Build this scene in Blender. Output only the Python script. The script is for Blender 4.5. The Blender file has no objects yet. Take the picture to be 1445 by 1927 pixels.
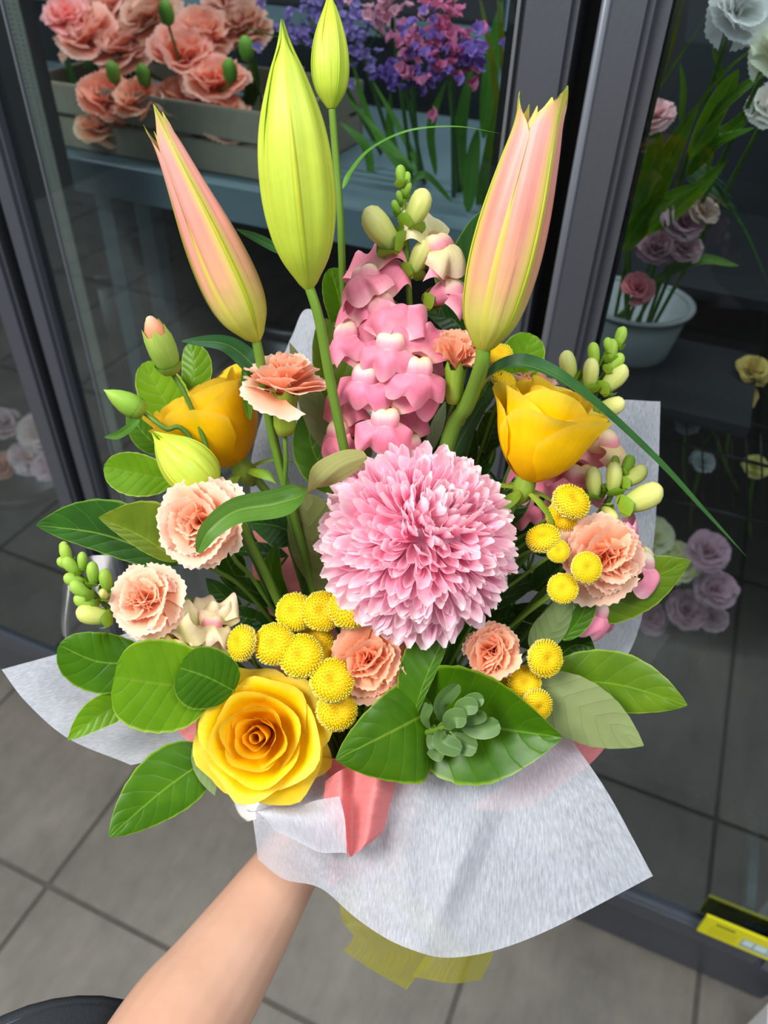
import bpy, math, random
import numpy as np
from mathutils import Matrix, Vector

random.seed(11)
rng = np.random.default_rng(11)
SC = bpy.context.scene
COL = SC.collection
PI = math.pi

# ------------------------------------------------------------------ camera
F, CX, CY, H, YAW = 1446.0, 722.5, 963.5, 1.4, math.radians(22)
_n = np.array([-67, -1710, -1446.0]); _n /= np.linalg.norm(_n)
ZW = -_n
_f = np.array([0, 0, -1.0])
_h = _f - (_f @ ZW) * ZW; _h /= np.linalg.norm(_h)
_r = np.cross(_h, ZW)
YW = math.cos(YAW) * _h + math.sin(YAW) * _r
XW = np.cross(YW, ZW)
RW = np.array([XW, YW, ZW])               # camera space -> world space
CAM = np.array([0, 0, H])
cd = bpy.data.cameras.new('camera')
cam = bpy.data.objects.new('camera', cd); COL.objects.link(cam)
m4 = np.eye(4); m4[:3, :3] = RW; m4[:3, 3] = CAM
cam.matrix_world = Matrix(m4.tolist())
cd.sensor_fit = 'VERTICAL'; cd.sensor_height = 36.0; cd.lens = 36.0 * F / 1927.0
cd.clip_start = 0.01
cd.dof.use_dof = True; cd.dof.focus_distance = 0.40; cd.dof.aperture_fstop = 9.0
SC.camera = cam

# ------------------------------------------------------------------ light
SC.view_settings.view_transform = 'Standard'
SC.view_settings.look = 'None'
SC.view_settings.gamma = 1.0
SC.view_settings.use_curve_mapping = False
SC.view_settings.exposure = 0.35
wd = bpy.data.worlds.new('world'); SC.world = wd; wd.use_nodes = True
bg = wd.node_tree.nodes['Background']
bg.inputs[0].default_value = (0.86, 0.93, 1.0, 1); bg.inputs[1].default_value = 0.42

def area(name, loc, target, sx, sy, power, col):
    l = bpy.data.lights.new(name, 'AREA'); l.shape = 'RECTANGLE'; l.size = sx; l.size_y = sy
    l.energy = power; l.color = col
    o = bpy.data.objects.new(name, l); COL.objects.link(o)
    o.location = loc
    o.rotation_euler = (Vector(target) - Vector(loc)).to_track_quat('-Z', 'Y').to_euler()
    return o
# daylight from the open shop front behind and to the left of the photographer
area('shop_front_daylight', (-1.1, -1.1, 3.0), (0, 0.4, 1.15), 1.1, 1.0, 78, (1.0, 0.97, 0.93))
# the shop's ceiling panel above
area('ceiling_panel_light', (1.0, 0.0, 3.0), (0.1, 0.4, 1.0), 0.8, 0.8, 22, (0.95, 0.98, 1.0))
# the fridge's own lamp strip under its roof
area('fridge_lamp_strip', (-0.35, 0.98, 1.86), (-0.35, 0.98, 0.0), 1.5, 0.06, 6.5, (0.93, 0.97, 1.0))

# ------------------------------------------------------------------ helpers
def ray(px, py): return RW @ np.array([(px - CX) / F, -(py - CY) / F, -1.0])
def P(px, py, d): return CAM + ray(px, py) * d
def D(r, u, t):
    v = RW @ np.array([r, u, t], float); return v / np.linalg.norm(v)
def plane(px, py, y):
    v = ray(px, py); return CAM + v * (y / v[1])
def lin(h):
    h = h.lstrip('#'); c = [int(h[i:i + 2], 16) / 255 for i in (0, 2, 4)]
    return tuple(x / 12.92 if x <= .04045 else ((x + .055) / 1.055) ** 2.4 for x in c)
def lin4(h): return lin(h) + (1.0,)
def nrm(v): v = np.asarray(v, float); return v / (np.linalg.norm(v) + 1e-12)
def frame(pos, z, xh=(1, 0, 0), roll=0.0):
    z = nrm(z); x = np.asarray(xh, float); x = x - (x @ z) * z
    if np.linalg.norm(x) < 1e-4: x = np.array([0, 1, 0.]) - z[1] * z
    x = nrm(x); y = np.cross(z, x)
    if roll:
        x, y = x * math.cos(roll) + y * math.sin(roll), y * math.cos(roll) - x * math.sin(roll)
    m = np.eye(4); m[:3, 0] = x; m[:3, 1] = y; m[:3, 2] = z; m[:3, 3] = pos
    return m
def M4(m): return Matrix(np.asarray(m).tolist())
WM = {}
def thing(name, label, cat, m=None, group=None):
    o = bpy.data.objects.new(name, None); COL.objects.link(o)
    o.empty_display_size = .01
    m = np.eye(4) if m is None else np.asarray(m)
    if m.shape == (3,):
        t = np.eye(4); t[:3, 3] = m; m = t
    o.matrix_basis = M4(m); WM[o.name] = m
    tag(o, label, cat, group)
    return o
def tag(o, label=None, cat=None, group=None, kind=None):
    if label: o['label'] = label
    if cat: o['category'] = cat
    if group: o['group'] = group
    if kind: o['kind'] = kind
    return o
def mk(name, V, Fc, mat, uv=None, smooth=True):
    me = bpy.data.meshes.new(name)
    V = np.asarray(V, float)
    if isinstance(Fc, np.ndarray): Fc = Fc.tolist()
    me.from_pydata(V.tolist(), [], Fc)
    if uv is not None:
        ul = me.uv_layers.new(name='UVMap')
        li = np.empty(len(me.loops), np.int32); me.loops.foreach_get('vertex_index', li)
        ul.data.foreach_set('uv', np.asarray(uv, np.float32)[li].ravel())
    if smooth: me.polygons.foreach_set('use_smooth', np.ones(len(me.polygons), bool))
    for mm in (mat if isinstance(mat, (list, tuple)) else [mat]): me.materials.append(mm)
    me.update()
    return me
def link(name, me, parent=None, m=None, col=None):
    """m: world matrix when parent is None, else matrix local to the parent"""
    o = bpy.data.objects.new(name, me); COL.objects.link(o)
    if parent is not None: o.parent = parent
    if m is not None: o.matrix_basis = M4(m)
    WM[o.name] = (WM[parent.name] if parent is not None else np.eye(4)) @ (np.eye(4) if m is None else np.asarray(m))
    if col is not None: o.color = tuple(col) + (1.0,) if len(col) == 3 else col
    return o
def obj(name, geo, mat, parent=None, m=None, col=None, smooth=True):
    V, Fc, uv = geo
    return link(name, mk(name, V, Fc, mat, uv, smooth), parent, m, col)
def wobj(name, geo, mat, parent, col=None, smooth=True):
    """geometry given in world coordinates, stored local to the parent"""
    V, Fc, uv = geo
    inv = np.linalg.inv(WM[parent.name])
    V = np.asarray(V) @ inv[:3, :3].T + inv[:3, 3]
    return obj(name, (V, Fc, uv), mat, parent, None, col, smooth)
def wthing(name, label, cat, geo, mat, group=None, col=None, smooth=True):
    """one-mesh thing: world geometry re-centred on its own middle"""
    V, Fc, uv = geo; V = np.asarray(V, float); c = V.mean(0)
    t = np.eye(4); t[:3, 3] = c
    o = obj(name, (V - c, Fc, uv), mat, None, t, col, smooth)
    return tag(o, label, cat, group)
def gfaces(nu, nv, wrap=False):
    f = []
    for j in range(nv - 1):
        for i in range(nu - (0 if wrap else 1)):
            a = j * nu + i; b = j * nu + (i + 1) % nu
            f.append((a, b, b + nu, a + nu))
    return f
def surf(fn, nu, nv, flip=False):
    u, v = np.meshgrid(np.linspace(-1, 1, nu), np.linspace(0, 1, nv))
    X, Y, Z = fn(u, v)
    V = np.stack([X + 0 * u, Y + 0 * u, Z + 0 * u], -1).reshape(-1, 3)
    f = gfaces(nu, nv)
    if flip: f = [q[::-1] for q in f]
    return V, f, np.stack([(u + 1) / 2, v], -1).reshape(-1, 2)
def join(gs):
    Vs, Fs, Us, k = [], [], [], 0
    for V, f, uv in gs:
        V = np.asarray(V); Vs.append(V); Us.append(np.zeros((len(V), 2)) if uv is None else uv)
        Fs += [tuple(i + k for i in q) for q in f]; k += len(V)
    return np.concatenate(Vs), Fs, np.concatenate(Us)
def xf(geo, m):
    m = np.asarray(m); V = np.asarray(geo[0]) @ m[:3, :3].T + m[:3, 3]
    return V, geo[1], geo[2]
def trs(t=(0, 0, 0), s=(1, 1, 1), rz=0, ry=0, rx=0):
    s = (s, s, s) if np.isscalar(s) else s
    return np.array(Matrix.Translation(t) @ Matrix.Rotation(rz, 4, 'Z') @ Matrix.Rotation(ry, 4, 'Y') @ Matrix.Rotation(rx, 4, 'X') @ Matrix.Diagonal((*s, 1)))
def spline(pts, n):
    p = np.asarray(pts, float)
    if len(p) == 2:
        t = np.linspace(0, 1, n)[:, None]; return p[0] * (1 - t) + p[1] * t
    q = np.vstack([2 * p[0] - p[1], p, 2 * p[-1] - p[-2]])
    T = np.linspace(0, len(p) - 1, n); out = []
    for t in T:
        i = min(int(t), len(p) - 2); s = t - i
        a, b, c, d = q[i], q[i + 1], q[i + 2], q[i + 3]
        out.append(.5 * (2 * b + (c - a) * s + (2 * a - 5 * b + 4 * c - d) * s * s + (3 * b - a - 3 * c + d) * s ** 3))
    return np.array(out)
def tangents(p): return np.array([nrm(x) for x in np.gradient(p, axis=0)])
def tube(pts, rad, n=8, seg=None, caps=True, flat=1.0):
    p = spline(pts, seg or max(6, 5 * len(pts)))
    r = np.interp(np.linspace(0, 1, len(p)), np.linspace(0, 1, len(np.atleast_1d(rad))), np.atleast_1d(rad))
    T = tangents(p)
    ref = np.array([.31, .12, .94]) if abs(T[0] @ np.array([.31, .12, .94])) < .9 else np.array([1., 0, 0])
    V = []
    a = np.linspace(0, 2 * PI, n, endpoint=False)
    for i in range(len(p)):
        s = nrm(np.cross(T[i], ref)); b = np.cross(s, T[i]); ref = b
        V.append(p[i] + r[i] * (np.cos(a)[:, None] * s + flat * np.sin(a)[:, None] * b))
    V = np.concatenate(V)
    f = [q[::-1] for q in gfaces(n, len(p), True)]
    if caps:
        f.append(tuple(range(n))); f.append(tuple(range(len(V) - n, len(V)))[::-1])
    uu, vv = np.meshgrid(a / (2 * PI), np.linspace(0, 1, len(p)))
    return V, f, np.stack([uu, vv], -1).reshape(-1, 2)
def lathe(prof, n=24):
    """prof: list of (r, z); closed around Z"""
    prof = np.asarray(prof, float); a = np.linspace(0, 2 * PI, n, endpoint=False)
    V = np.concatenate([np.stack([r * np.cos(a), r * np.sin(a), 0 * a + z], -1) for r, z in prof])
    uu, vv = np.meshgrid(a / (2 * PI), np.linspace(0, 1, len(prof)))
    return V, gfaces(n, len(prof), True), np.stack([uu, vv], -1).reshape(-1, 2)
def boxg(lo, hi, bev=0.0):
    lo = np.asarray(lo, float); hi = np.asarray(hi, float)
    if bev <= 0:
        V = np.array([[(lo, hi)[i][0], (lo, hi)[j][1], (lo, hi)[k][2]] for i in (0, 1) for j in (0, 1) for k in (0, 1)])
        f = [(0, 1, 3, 2), (4, 6, 7, 5), (0, 4, 5, 1), (2, 3, 7, 6), (0, 2, 6, 4), (1, 5, 7, 3)]
        return V, f, V[:, [0, 2]].copy()
    import bmesh
    bm = bmesh.new(); bmesh.ops.create_cube(bm, size=1)
    for v in bm.verts: v.co = Vector(((lo + hi) / 2 + np.array(v.co) * (hi - lo)).tolist())
    bmesh.ops.bevel(bm, geom=bm.edges[:], offset=bev, segments=2, affect='EDGES')
    V = np.array([v.co[:] for v in bm.verts]); bm.verts.index_update()
    f = [tuple(v.index for v in q.verts) for q in bm.faces]; bm.free()
    return V, f, V[:, [0, 2]].copy()
def ell(c, r, n=14, k=9):
    t = np.linspace(0.001, PI - .001, k); g = lathe([(math.sin(x), -math.cos(x)) for x in t], n)
    return np.asarray(g[0]) * np.asarray(r) + np.asarray(c), g[1], g[2]

# ------------------------------------------------------------------ materials
class NT:
    def __init__(s, name):
        s.m = bpy.data.materials.new(name); s.m.use_nodes = True; s.t = s.m.node_tree
        s.t.nodes.clear(); s.out = s.t.nodes.new('ShaderNodeOutputMaterial')
    def n(s, typ, ins=None, **kw):
        x = s.t.nodes.new('ShaderNode' + typ)
        for k, v in kw.items(): setattr(x, k, v)
        for k, v in (ins or {}).items(): s.set(x.inputs[k], v)
        return x
    def set(s, sock, v):
        if isinstance(v, bpy.types.NodeSocket): s.t.links.new(v, sock)
        elif isinstance(v, bpy.types.Node): s.t.links.new(v.outputs[0], sock)
        else: sock.default_value = v
    def math(s, op, a, b=0.0, clamp=False):
        x = s.n('Math', {0: a, 1: b}, operation=op); x.use_clamp = clamp; return x.outputs[0]
    def ramp(s, fac, stops, interp='LINEAR'):
        x = s.n('ValToRGB', {0: fac}); e = x.color_ramp.elements; x.color_ramp.interpolation = interp
        while len(e) > 1: e.remove(e[-1])
        e[0].position = stops[0][0]; e[0].color = stops[0][1]
        for p, c in stops[1:]:
            q = e.new(p); q.color = c
        return x.outputs[0]
    def mix(s, fac, a, b, blend='MIX'):
        x = s.n('Mix', data_type='RGBA', blend_type=blend)
        s.set(x.inputs[0], fac); s.set(x.inputs[6], a); s.set(x.inputs[7], b); return x.outputs[2]
    def noise(s, vec, scale, detail=3, rough=.55):
        return s.n('TexNoise', {'Vector': vec, 'Scale': scale, 'Detail': detail, 'Roughness': rough}).outputs[0]
    def map(s, vec, scale=(1, 1, 1), loc=(0, 0, 0), rot=(0, 0, 0)):
        return s.n('Mapping', {0: vec, 1: loc, 2: rot, 3: scale}).outputs[0]
    def uv(s): return s.n('TexCoord').outputs['UV']
    def co(s): return s.n('TexCoord').outputs['Object']
    def bump(s, h, strength=.3, dist=.001):
        return s.n('Bump', {'Height': h, 'Strength': strength, 'Distance': dist}).outputs[0]
    def pbsdf(s, col, rough=.5, **kw):
        ins = {'Base Color': col, 'Roughness': rough}
        for k, v in kw.items(): ins[k.replace('_', ' ')] = v
        return s.n('BsdfPrincipled', ins).outputs[0]
    def done(s, sh): s.t.links.new(sh, s.out.inputs[0]); return s.m
def g4(x): return (x, x, x, 1)

def petal_mat(name, stops, vein=.1, rough=.5, trans=.3, veinfreq=26, edge=None, tint=True, spec=.3, mottle=.15, rib=None):
    """colour along the petal (V) times the piece's own tint; fine lengthwise veins"""
    k = NT(name); uv = k.uv(); sep = k.n('SeparateXYZ', {0: uv})
    c = k.ramp(sep.outputs[1], [(p, lin4(h)) for p, h in stops])
    vn = k.noise(k.map(uv, (veinfreq, 1.6, 1)), 1.0, 3, .6)
    c = k.mix(vein * 2, c, k.ramp(vn, [(.3, g4(.45)), (.7, g4(1.25))]), 'MULTIPLY')
    if mottle:
        mo = k.noise(k.co(), 90, 3); c = k.mix(mottle, c, k.ramp(mo, [(.3, g4(.6)), (.7, g4(1.3))]), 'MULTIPLY')
    if edge:
        e = k.math('ABSOLUTE', k.math('SUBTRACT', sep.outputs[0], .5))
        e = k.ramp(e, [(edge[1], g4(0)), (.5, g4(1))])
        c = k.mix(e, c, lin4(edge[0]))
    if rib:
        e = k.math('ABSOLUTE', k.math('SUBTRACT', sep.outputs[0], .5))
        c = k.mix(k.ramp(e, [(rib[1] * .25, g4(rib[2])), (rib[1], g4(0))]), c, lin4(rib[0]))
    if tint: c = k.mix(1.0, c, k.n('ObjectInfo').outputs['Color'], 'MULTIPLY')
    b = k.bump(vn, .25, .0006)
    p = k.pbsdf(c, rough, Normal=b, **{'Specular_IOR_Level': spec})
    t = k.n('BsdfTranslucent', {0: c, 1: b}).outputs[0]
    return k.done(k.n('MixShader', {0: trans, 1: p, 2: t}).outputs[0])

def leaf_mat(name, top, top2, under, rough=.34, veins=7, trans=.22, rim=None, para=False, veinc='#8fac3c', vamt=.17):
    k = NT(name); uv = k.uv(); sep = k.n('SeparateXYZ', {0: uv})
    a = k.math('MULTIPLY', k.math('ABSOLUTE', k.math('SUBTRACT', sep.outputs[0], .5)), 2.0)
    mot = k.noise(k.co(), 45, 4)
    c = k.mix(k.ramp(mot, [(.35, g4(0)), (.65, g4(1))]), lin4(top), lin4(top2))
    if para:                                   # parallel veins along the blade
        w = k.noise(k.map(uv, (22, .8, 1)), 1.0, 2)
        vein = k.ramp(w, [(.35, g4(0)), (.75, g4(1))])
        c = k.mix(vamt, c, k.ramp(w, [(.3, g4(.5)), (.7, g4(1.4))]), 'MULTIPLY')
    else:                                      # side veins sweeping to the tip
        wob = k.math('MULTIPLY', k.noise(uv, 3.0, 1), .05)
        ph = k.math('ADD', k.math('SUBTRACT', sep.outputs[1], k.math('MULTIPLY', a, .22)), wob)
        s = k.math('ABSOLUTE', k.math('SINE', k.math('MULTIPLY', ph, PI * veins)))
        vein = k.ramp(s, [(0, g4(1)), (.12, g4(0))])
        c = k.mix(k.math('MULTIPLY', vein, vamt), c, lin4(veinc))
    mid = k.ramp(a, [(.012, g4(1)), (.04, g4(0))])
    c = k.mix(k.math('MULTIPLY', mid, .65), c, lin4(veinc))
    if rim: c = k.mix(k.ramp(a, [(.93, g4(0)), (.99, g4(1))]), c, lin4(rim))
    cu = k.mix(k.math('MULTIPLY', vein, .35), lin4(under), lin4('#5d7038'))
    cu = k.mix(.4, cu, k.ramp(mot, [(.3, g4(.75)), (.7, g4(1.2))]), 'MULTIPLY')
    bf = k.n('NewGeometry').outputs['Backfacing']
    cc = k.mix(bf, c, cu)
    cc = k.mix(1.0, cc, k.n('ObjectInfo').outputs['Color'], 'MULTIPLY')
    cc = k.mix(1.0, cc, g4(.84), 'MULTIPLY')
    hgt = k.math('ADD', k.math('MULTIPLY', vein, -.35), k.math('MULTIPLY', mot, .45))
    if not para: hgt = k.math('ADD', hgt, k.math('POWER', s, .7))
    b = k.bump(hgt, .28, .0010)
    p = k.pbsdf(cc, k.math('ADD', k.math('MULTIPLY', bf, .25), rough), Normal=b, **{'Specular_IOR_Level': .24})
    t = k.n('BsdfTranslucent', {0: k.mix(.4, cc, lin4('#8fb010'), 'MIX'), 1: b}).outputs[0]
    return k.done(k.n('MixShader', {0: trans, 1: p, 2: t}).outputs[0])

def plain(name, col, rough=.5, metal=0.0, nscale=0, namt=.2, bump=0, **kw):
    k = NT(name); c = lin4(col); nrmal = None
    if nscale:
        nz = k.noise(k.co(), nscale, 4)
        c = k.mix(namt, c, k.ramp(nz, [(.3, g4(.4)), (.7, g4(1.5))]), 'MULTIPLY')
        if bump: kw['Normal'] = k.bump(nz, bump, .001)
    return k.done(k.pbsdf(c, rough, Metallic=metal, **kw))

MAT = {}
MAT['rose'] = petal_mat('yellow_rose_petal', [(0, '#ffbe00'), (.45, '#ffd000'), (.85, '#ffdb08'), (1, '#fbe04a')], .04, .45, .35, 34)
MAT['carn'] = petal_mat('peach_carnation_petal', [(0, '#f9a274'), (.45, '#fdbf9a'), (.85, '#fed4bb'), (1, '#ffe4d4')], .05, .55, .38, 40, mottle=.05)
MAT['mum'] = petal_mat('pink_chrysanthemum_petal', [(0, '#fda6ca'), (.4, '#ffc0da'), (.8, '#ffd4e6'), (1, '#fff4f8')], .06, .38, .48, 10, mottle=.03, edge=('#ffe6f2', .36))
MAT['snap'] = petal_mat('pink_snapdragon_petal', [(0, '#f8d8c4'), (.22, '#f090a6'), (.7, '#ee86a2'), (1, '#f9b4c2')], .09, .5, .22, 20)
MAT['snapc'] = petal_mat('cream_snapdragon_petal', [(0, '#e3e3a0'), (.4, '#f3ecb4'), (.8, '#f8ecc6'), (1, '#f6ddc6')], .1, .5, .3, 20)
MAT['palate'] = petal_mat('snapdragon_palate', [(0, '#f28aa4'), (.4, '#f6a6b6'), (.6, '#fbdccb'), (.88, '#fbeeb8'), (1, '#f0c838')], .06, .5, .3, 14)
MAT['lilyg'] = petal_mat('green_lily_tepal', [(0, '#b2cc3c'), (.2, '#c3d948'), (.6, '#cddd50'), (.93, '#c2d63c'), (1, '#9fc22a')], .07, .38, .22, 34, tint=True, mottle=.12, edge=('#b5cf3c', .42))
MAT['lilyp'] = petal_mat('pink_lily_tepal', [(0, '#aebf34'), (.12, '#c3c456'), (.30, '#dca67c'), (.55, '#e29586'), (.86, '#e8a298'), (.97, '#e2c078'), (1, '#93b81f')], .07, .4, .15, 30, mottle=.12, edge=('#a8a84c', .475), rib=('#cdc850', .17, .75))
MAT['lilyrib'] = petal_mat('lily_midrib', [(0, '#a9c82e'), (.5, '#c6cc3c'), (1, '#b2c84a')], .1, .4, .1)
MAT['stem'] = petal_mat('green_stem', [(0, '#6f8c32'), (.5, '#5d7a2c'), (1, '#48661f')], .25, .5, .0, 9)
MAT['calyx'] = petal_mat('green_calyx', [(0, '#a9ad3e'), (.4, '#94ad3c'), (1, '#7fa23a')], .12, .45, .12, 18)
MAT['bud'] = petal_mat('snapdragon_bud', [(0, '#9fb552'), (.4, '#c8cf78'), (1, '#e4e2a0')], .12, .5, .2, 12)
MAT['gbud'] = petal_mat('green_bud', [(0, '#8db23e'), (.5, '#9cc048'), (1, '#b4d062')], .14, .5, .2, 12)
MAT['leaf'] = leaf_mat('glossy_green_leaf', '#3c6a08', '#4f7c0c', '#86996a', rim='#93b033')
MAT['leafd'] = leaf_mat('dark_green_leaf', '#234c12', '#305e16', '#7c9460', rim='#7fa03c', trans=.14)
MAT['leafy'] = leaf_mat('lime_leaf', '#6a9a10', '#7cac18', '#9cb05c', rim='#c4dc60', trans=.3)
MAT['leafo'] = leaf_mat('olive_leaf', '#617c1a', '#788c22', '#8f9768', rim='#a8b450', trans=.2)
MAT['strap'] = leaf_mat('lily_strap_leaf', '#4c7a2e', '#5a8636', '#a3a26a', para=True, rough=.35, trans=.15, vamt=.35)
MAT['strapd'] = leaf_mat('dark_lily_strap_leaf', '#2f5a34', '#3c6a3a', '#93a068', para=True, rough=.32, trans=.1, vamt=.35)
MAT['succ'] = leaf_mat('grey_green_fleshy_leaf', '#6c8f58', '#789a5c', '#7f9c66', rough=.42, trans=.08, veins=1, vamt=0.0, rim='#a9c06a')
MAT['button'] = petal_mat('yellow_button_floret', [(0, '#f2cc00'), (.5, '#ffee2c'), (1, '#fffab8')], .03, .6, .25, 4)
MAT['buttond'] = petal_mat('yellow_button_disc', [(0, '#e0b400'), (1, '#f8dc10')], .03, .7, .1, 4)
MAT['thorn'] = plain('brown_node', '#7a6a3a', .6)

def paper_mat(name, col, alpha, trans=.35, rough=.75, fib=(260, 22), fibamt=.5, bump=.5):
    k = NT(name); uv = k.uv()
    f1 = k.noise(k.map(uv, (fib[0], fib[1], 1), rot=(0, 0, .25)), 1.0, 4, .65)
    f2 = k.noise(uv, 16.0, 4, .6)
    f3 = k.noise(k.map(uv, (fib[0] * .5, fib[1] * 1.6, 1), rot=(0, 0, -.5)), 1.0, 3, .6)
    ff = k.math('ADD', k.math('MULTIPLY', f1, .6), k.math('MULTIPLY', f3, .4))
    c = k.mix(fibamt, lin4(col), k.ramp(ff, [(.32, g4(.78)), (.62, g4(1.12))]), 'MULTIPLY')
    b = k.bump(ff, bump, .0008)
    p = k.pbsdf(c, rough, Normal=b, **{'Specular_IOR_Level': .25})
    t = k.n('BsdfTranslucent', {0: c, 1: b}).outputs[0]
    sh = k.n('MixShader', {0: trans, 1: p, 2: t}).outputs[0]
    tr = k.n('BsdfTransparent').outputs[0]
    a = k.math('ADD', k.math('MULTIPLY', k.math('SUBTRACT', ff, .5), .9), k.math('ADD', alpha, k.math('MULTIPLY', k.math('SUBTRACT', f2, .5), .25)), True)
    return k.done(k.n('MixShader', {0: a, 1: tr, 2: sh}).outputs[0])
MAT['tissue'] = paper_mat('white_fibre_paper', '#d6dbe6', .70, fib=(420, 40), fibamt=.6)
MAT['pinkp'] = paper_mat('coral_pink_paper', '#ee8f90', .97, .35, .5, (60, 60), .12, .1)
MAT['ribbon'] = paper_mat('lime_organza', '#a09c22', .66, .45, .35, (420, 9), .5, .4)

def film_mat(name, refl=.12, tint='#ffffff', rough=.06):
    k = NT(name)
    fr = k.n('Fresnel', {0: 1.4}).outputs[0]
    a = k.math('ADD', k.math('MULTIPLY', fr, .5), refl, True)
    return k.done(k.n('MixShader', {0: a, 1: k.n('BsdfTransparent', {0: lin4(tint)}).outputs[0],
                                    2: k.n('BsdfGlossy', {0: (1, 1, 1, 1), 1: rough}).outputs[0]}).outputs[0])
MAT['film'] = film_mat('clear_film', .015, rough=.12)
MAT['glass'] = film_mat('fridge_glass', .0, '#e6eef0', .01)
# ================================================================== the shop floor
def tile_mat():
    k = NT('grey_stone_tile'); co = k.n('TexCoord').outputs['Object']
    gp = k.n('NewGeometry').outputs['Position']
    a = k.noise(gp, 5.0, 5, .6); b = k.noise(k.map(gp, (40, 14, 1)), 1.0, 4, .7)
    c = k.ramp(a, [(.3, lin4('#625e58')), (.7, lin4('#7b766d'))])
    c = k.mix(.35, c, k.ramp(b, [(.3, g4(.6)), (.7, g4(1.3))]), 'MULTIPLY')
    return k.done(k.pbsdf(c, .5, Normal=k.bump(b, .12, .001)))
MAT['tile'] = tile_mat()
MAT['grout'] = plain('dark_grout', '#514d48', .85, nscale=60)
fl = obj('floor', boxg((-9.0, -9.0, -.05), (7.0, 2.0, -.003)), MAT['grout'], smooth=False)
tag(fl, kind='structure')
TX, TY, GX = .36, .72, .008
me_t = mk('tile', *boxg((GX / 2, GX / 2, -.012), (TX - GX / 2, TY - GX / 2, 0), .0012)[:2], MAT['tile'], smooth=False)
for i in range(-9, 8):
    for j in range(-6, 2):
        x0, y0 = -.03 + i * TX, .341 + j * TY
        if y0 > .7 or x0 < -3.3 : continue
        link('tile', me_t, fl, trs((x0, y0, 0)))

# ================================================================== the display fridge
FY = .65
MAT['alu'] = plain('anodised_charcoal_metal', '#5b5f68', .36, .55, nscale=400, namt=.08)
MAT['aluL'] = plain('brushed_grey_metal', '#8b8f98', .32, .7)
MAT['blk'] = plain('black_rubber', '#08080a', .55)
MAT['inner'] = plain('dark_navy_liner', '#10141b', .6, nscale=3, namt=.25)
MAT['spacer'] = plain('steel_spacer', '#8a887c', .5, .0)
MAT['steel'] = plain('pale_blue_steel', '#73878f', .4, .3, nscale=8, namt=.2)
MAT['blkmet'] = plain('black_wire', '#101214', .4, .3)
fr = thing('display_fridge', 'charcoal glass-door flower display fridge behind the bouquet', 'fridge', np.array([-.3, FY, 0]))
X0, X1, ZT = -1.75, .42, 1.95
def fbox(name, lo, hi, mat, parent=None, bev=0): return wobj(name, boxg(lo, hi, bev), MAT[mat], parent or fr, smooth=False)
fbox('back_panel', (X0, 1.34, .1), (X1, 1.37, ZT), 'inner')
fbox('side_panel', (X1, .70, .0), (X1 + .04, 1.37, ZT), 'inner')
fbox('side_panel', (X0 - .04, .70, .0), (X0, 1.37, ZT), 'inner')
fbox('top_panel', (X0 - .04, .68, ZT), (X1 + .04, 1.37, ZT + .1), 'alu')
fbox('bottom_panel', (X0, .70, .14), (X1, 1.34, .175), 'inner')
fbox('plinth', (X0 - .04, .668, 0), (X1 + .012, .70, .108), 'alu', bev=.006)
fbox('plinth_gap', (X0 - .04, .69, .108), (X1 + .04, .72, .15), 'blk')
def door(xl, xr, fw_l, fw_r, z0=.152, z1=1.94, ft=.036):
    """door frame with stiles, rails, gasket and a double glass pane"""
    dcx = (xl + xr) / 2
    g = [boxg((xl, FY - .012, z0), (xl + fw_l, FY + ft, z1), .005), boxg((xr - fw_r, FY - .012, z0), (xr, FY + ft, z1), .005),
         boxg((xl + fw_l, FY - .010, z0), (xr - fw_r, FY + ft, z0 + .042), .004), boxg((xl + fw_l, FY - .010, z1 - .05), (xr - fw_r, FY + ft, z1), .004)]
    d = wobj('door', join(g), MAT['alu'], fr, smooth=False)
    gx0, gx1, gz0, gz1 = xl + fw_l, xr - fw_r, z0 + .042, z1 - .05
    for y in (FY + .002,):
        wobj('glass_pane', boxg((gx0, y, gz0), (gx1, y + .0006, gz1)), MAT['glass'], d, smooth=False)
    b = .012
    wobj('gasket', join([boxg((gx0, FY + .005, gz0), (gx0 + b, FY + .03, gz1)), boxg((gx1 - b, FY + .005, gz0), (gx1, FY + .03, gz1)),
                         boxg((gx0 + b, FY + .005, gz0), (gx1 - b, FY + .03, gz0 + b))]), MAT['blk'], d, smooth=False)
    return d
dl = door(-1.42, -.758, .035, .036)
dm = door(-.737, -.127, .029, .042)
dr = door(-.112, .40, .036, .03)
# black inner border and perforated steel spacer of the middle pane
wobj('pane_border', boxg((-.708, FY + .0035, .2), (-.672, FY + .0075, 1.88)), MAT['blk'], dm, smooth=False)
sp = boxg((-.672, FY + .0035, .2), (-.656, FY + .006, 1.88))
wobj('spacer_bar', sp, MAT['spacer'], dm, smooth=False)
dots = []
for i in range(190):
    z = .72 + i * .0042
    for dx in (.004, .012): dots.append(boxg((-.672 + dx - .0007, FY + .0030, z), (-.672 + dx + .0007, FY + .0036, z + .0015)))
o = wobj('spacer_perforation', join(dots), MAT['aluL'], dm, smooth=False); tag(o, kind='stuff')
wobj('trim_line', boxg((-.6745, FY + .001, .2), (-.6725, FY + .004, 1.88)), MAT['aluL'], dm, smooth=False)
wobj('trim_line', boxg((-.1705, FY - .0125, .2), (-.168, FY - .006, 1.9)), MAT['aluL'], dm, smooth=False)
wobj('trim_line', tube([(-.108, FY - .012, .16), (-.108, FY - .012, 1.93)], .0035, 8, 3), MAT['aluL'], dr)
wobj('inner_stile', boxg((-.0765, FY + .001, .2), (-.066, FY + .03, 1.88)), MAT['alu'], dr, smooth=False)
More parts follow.
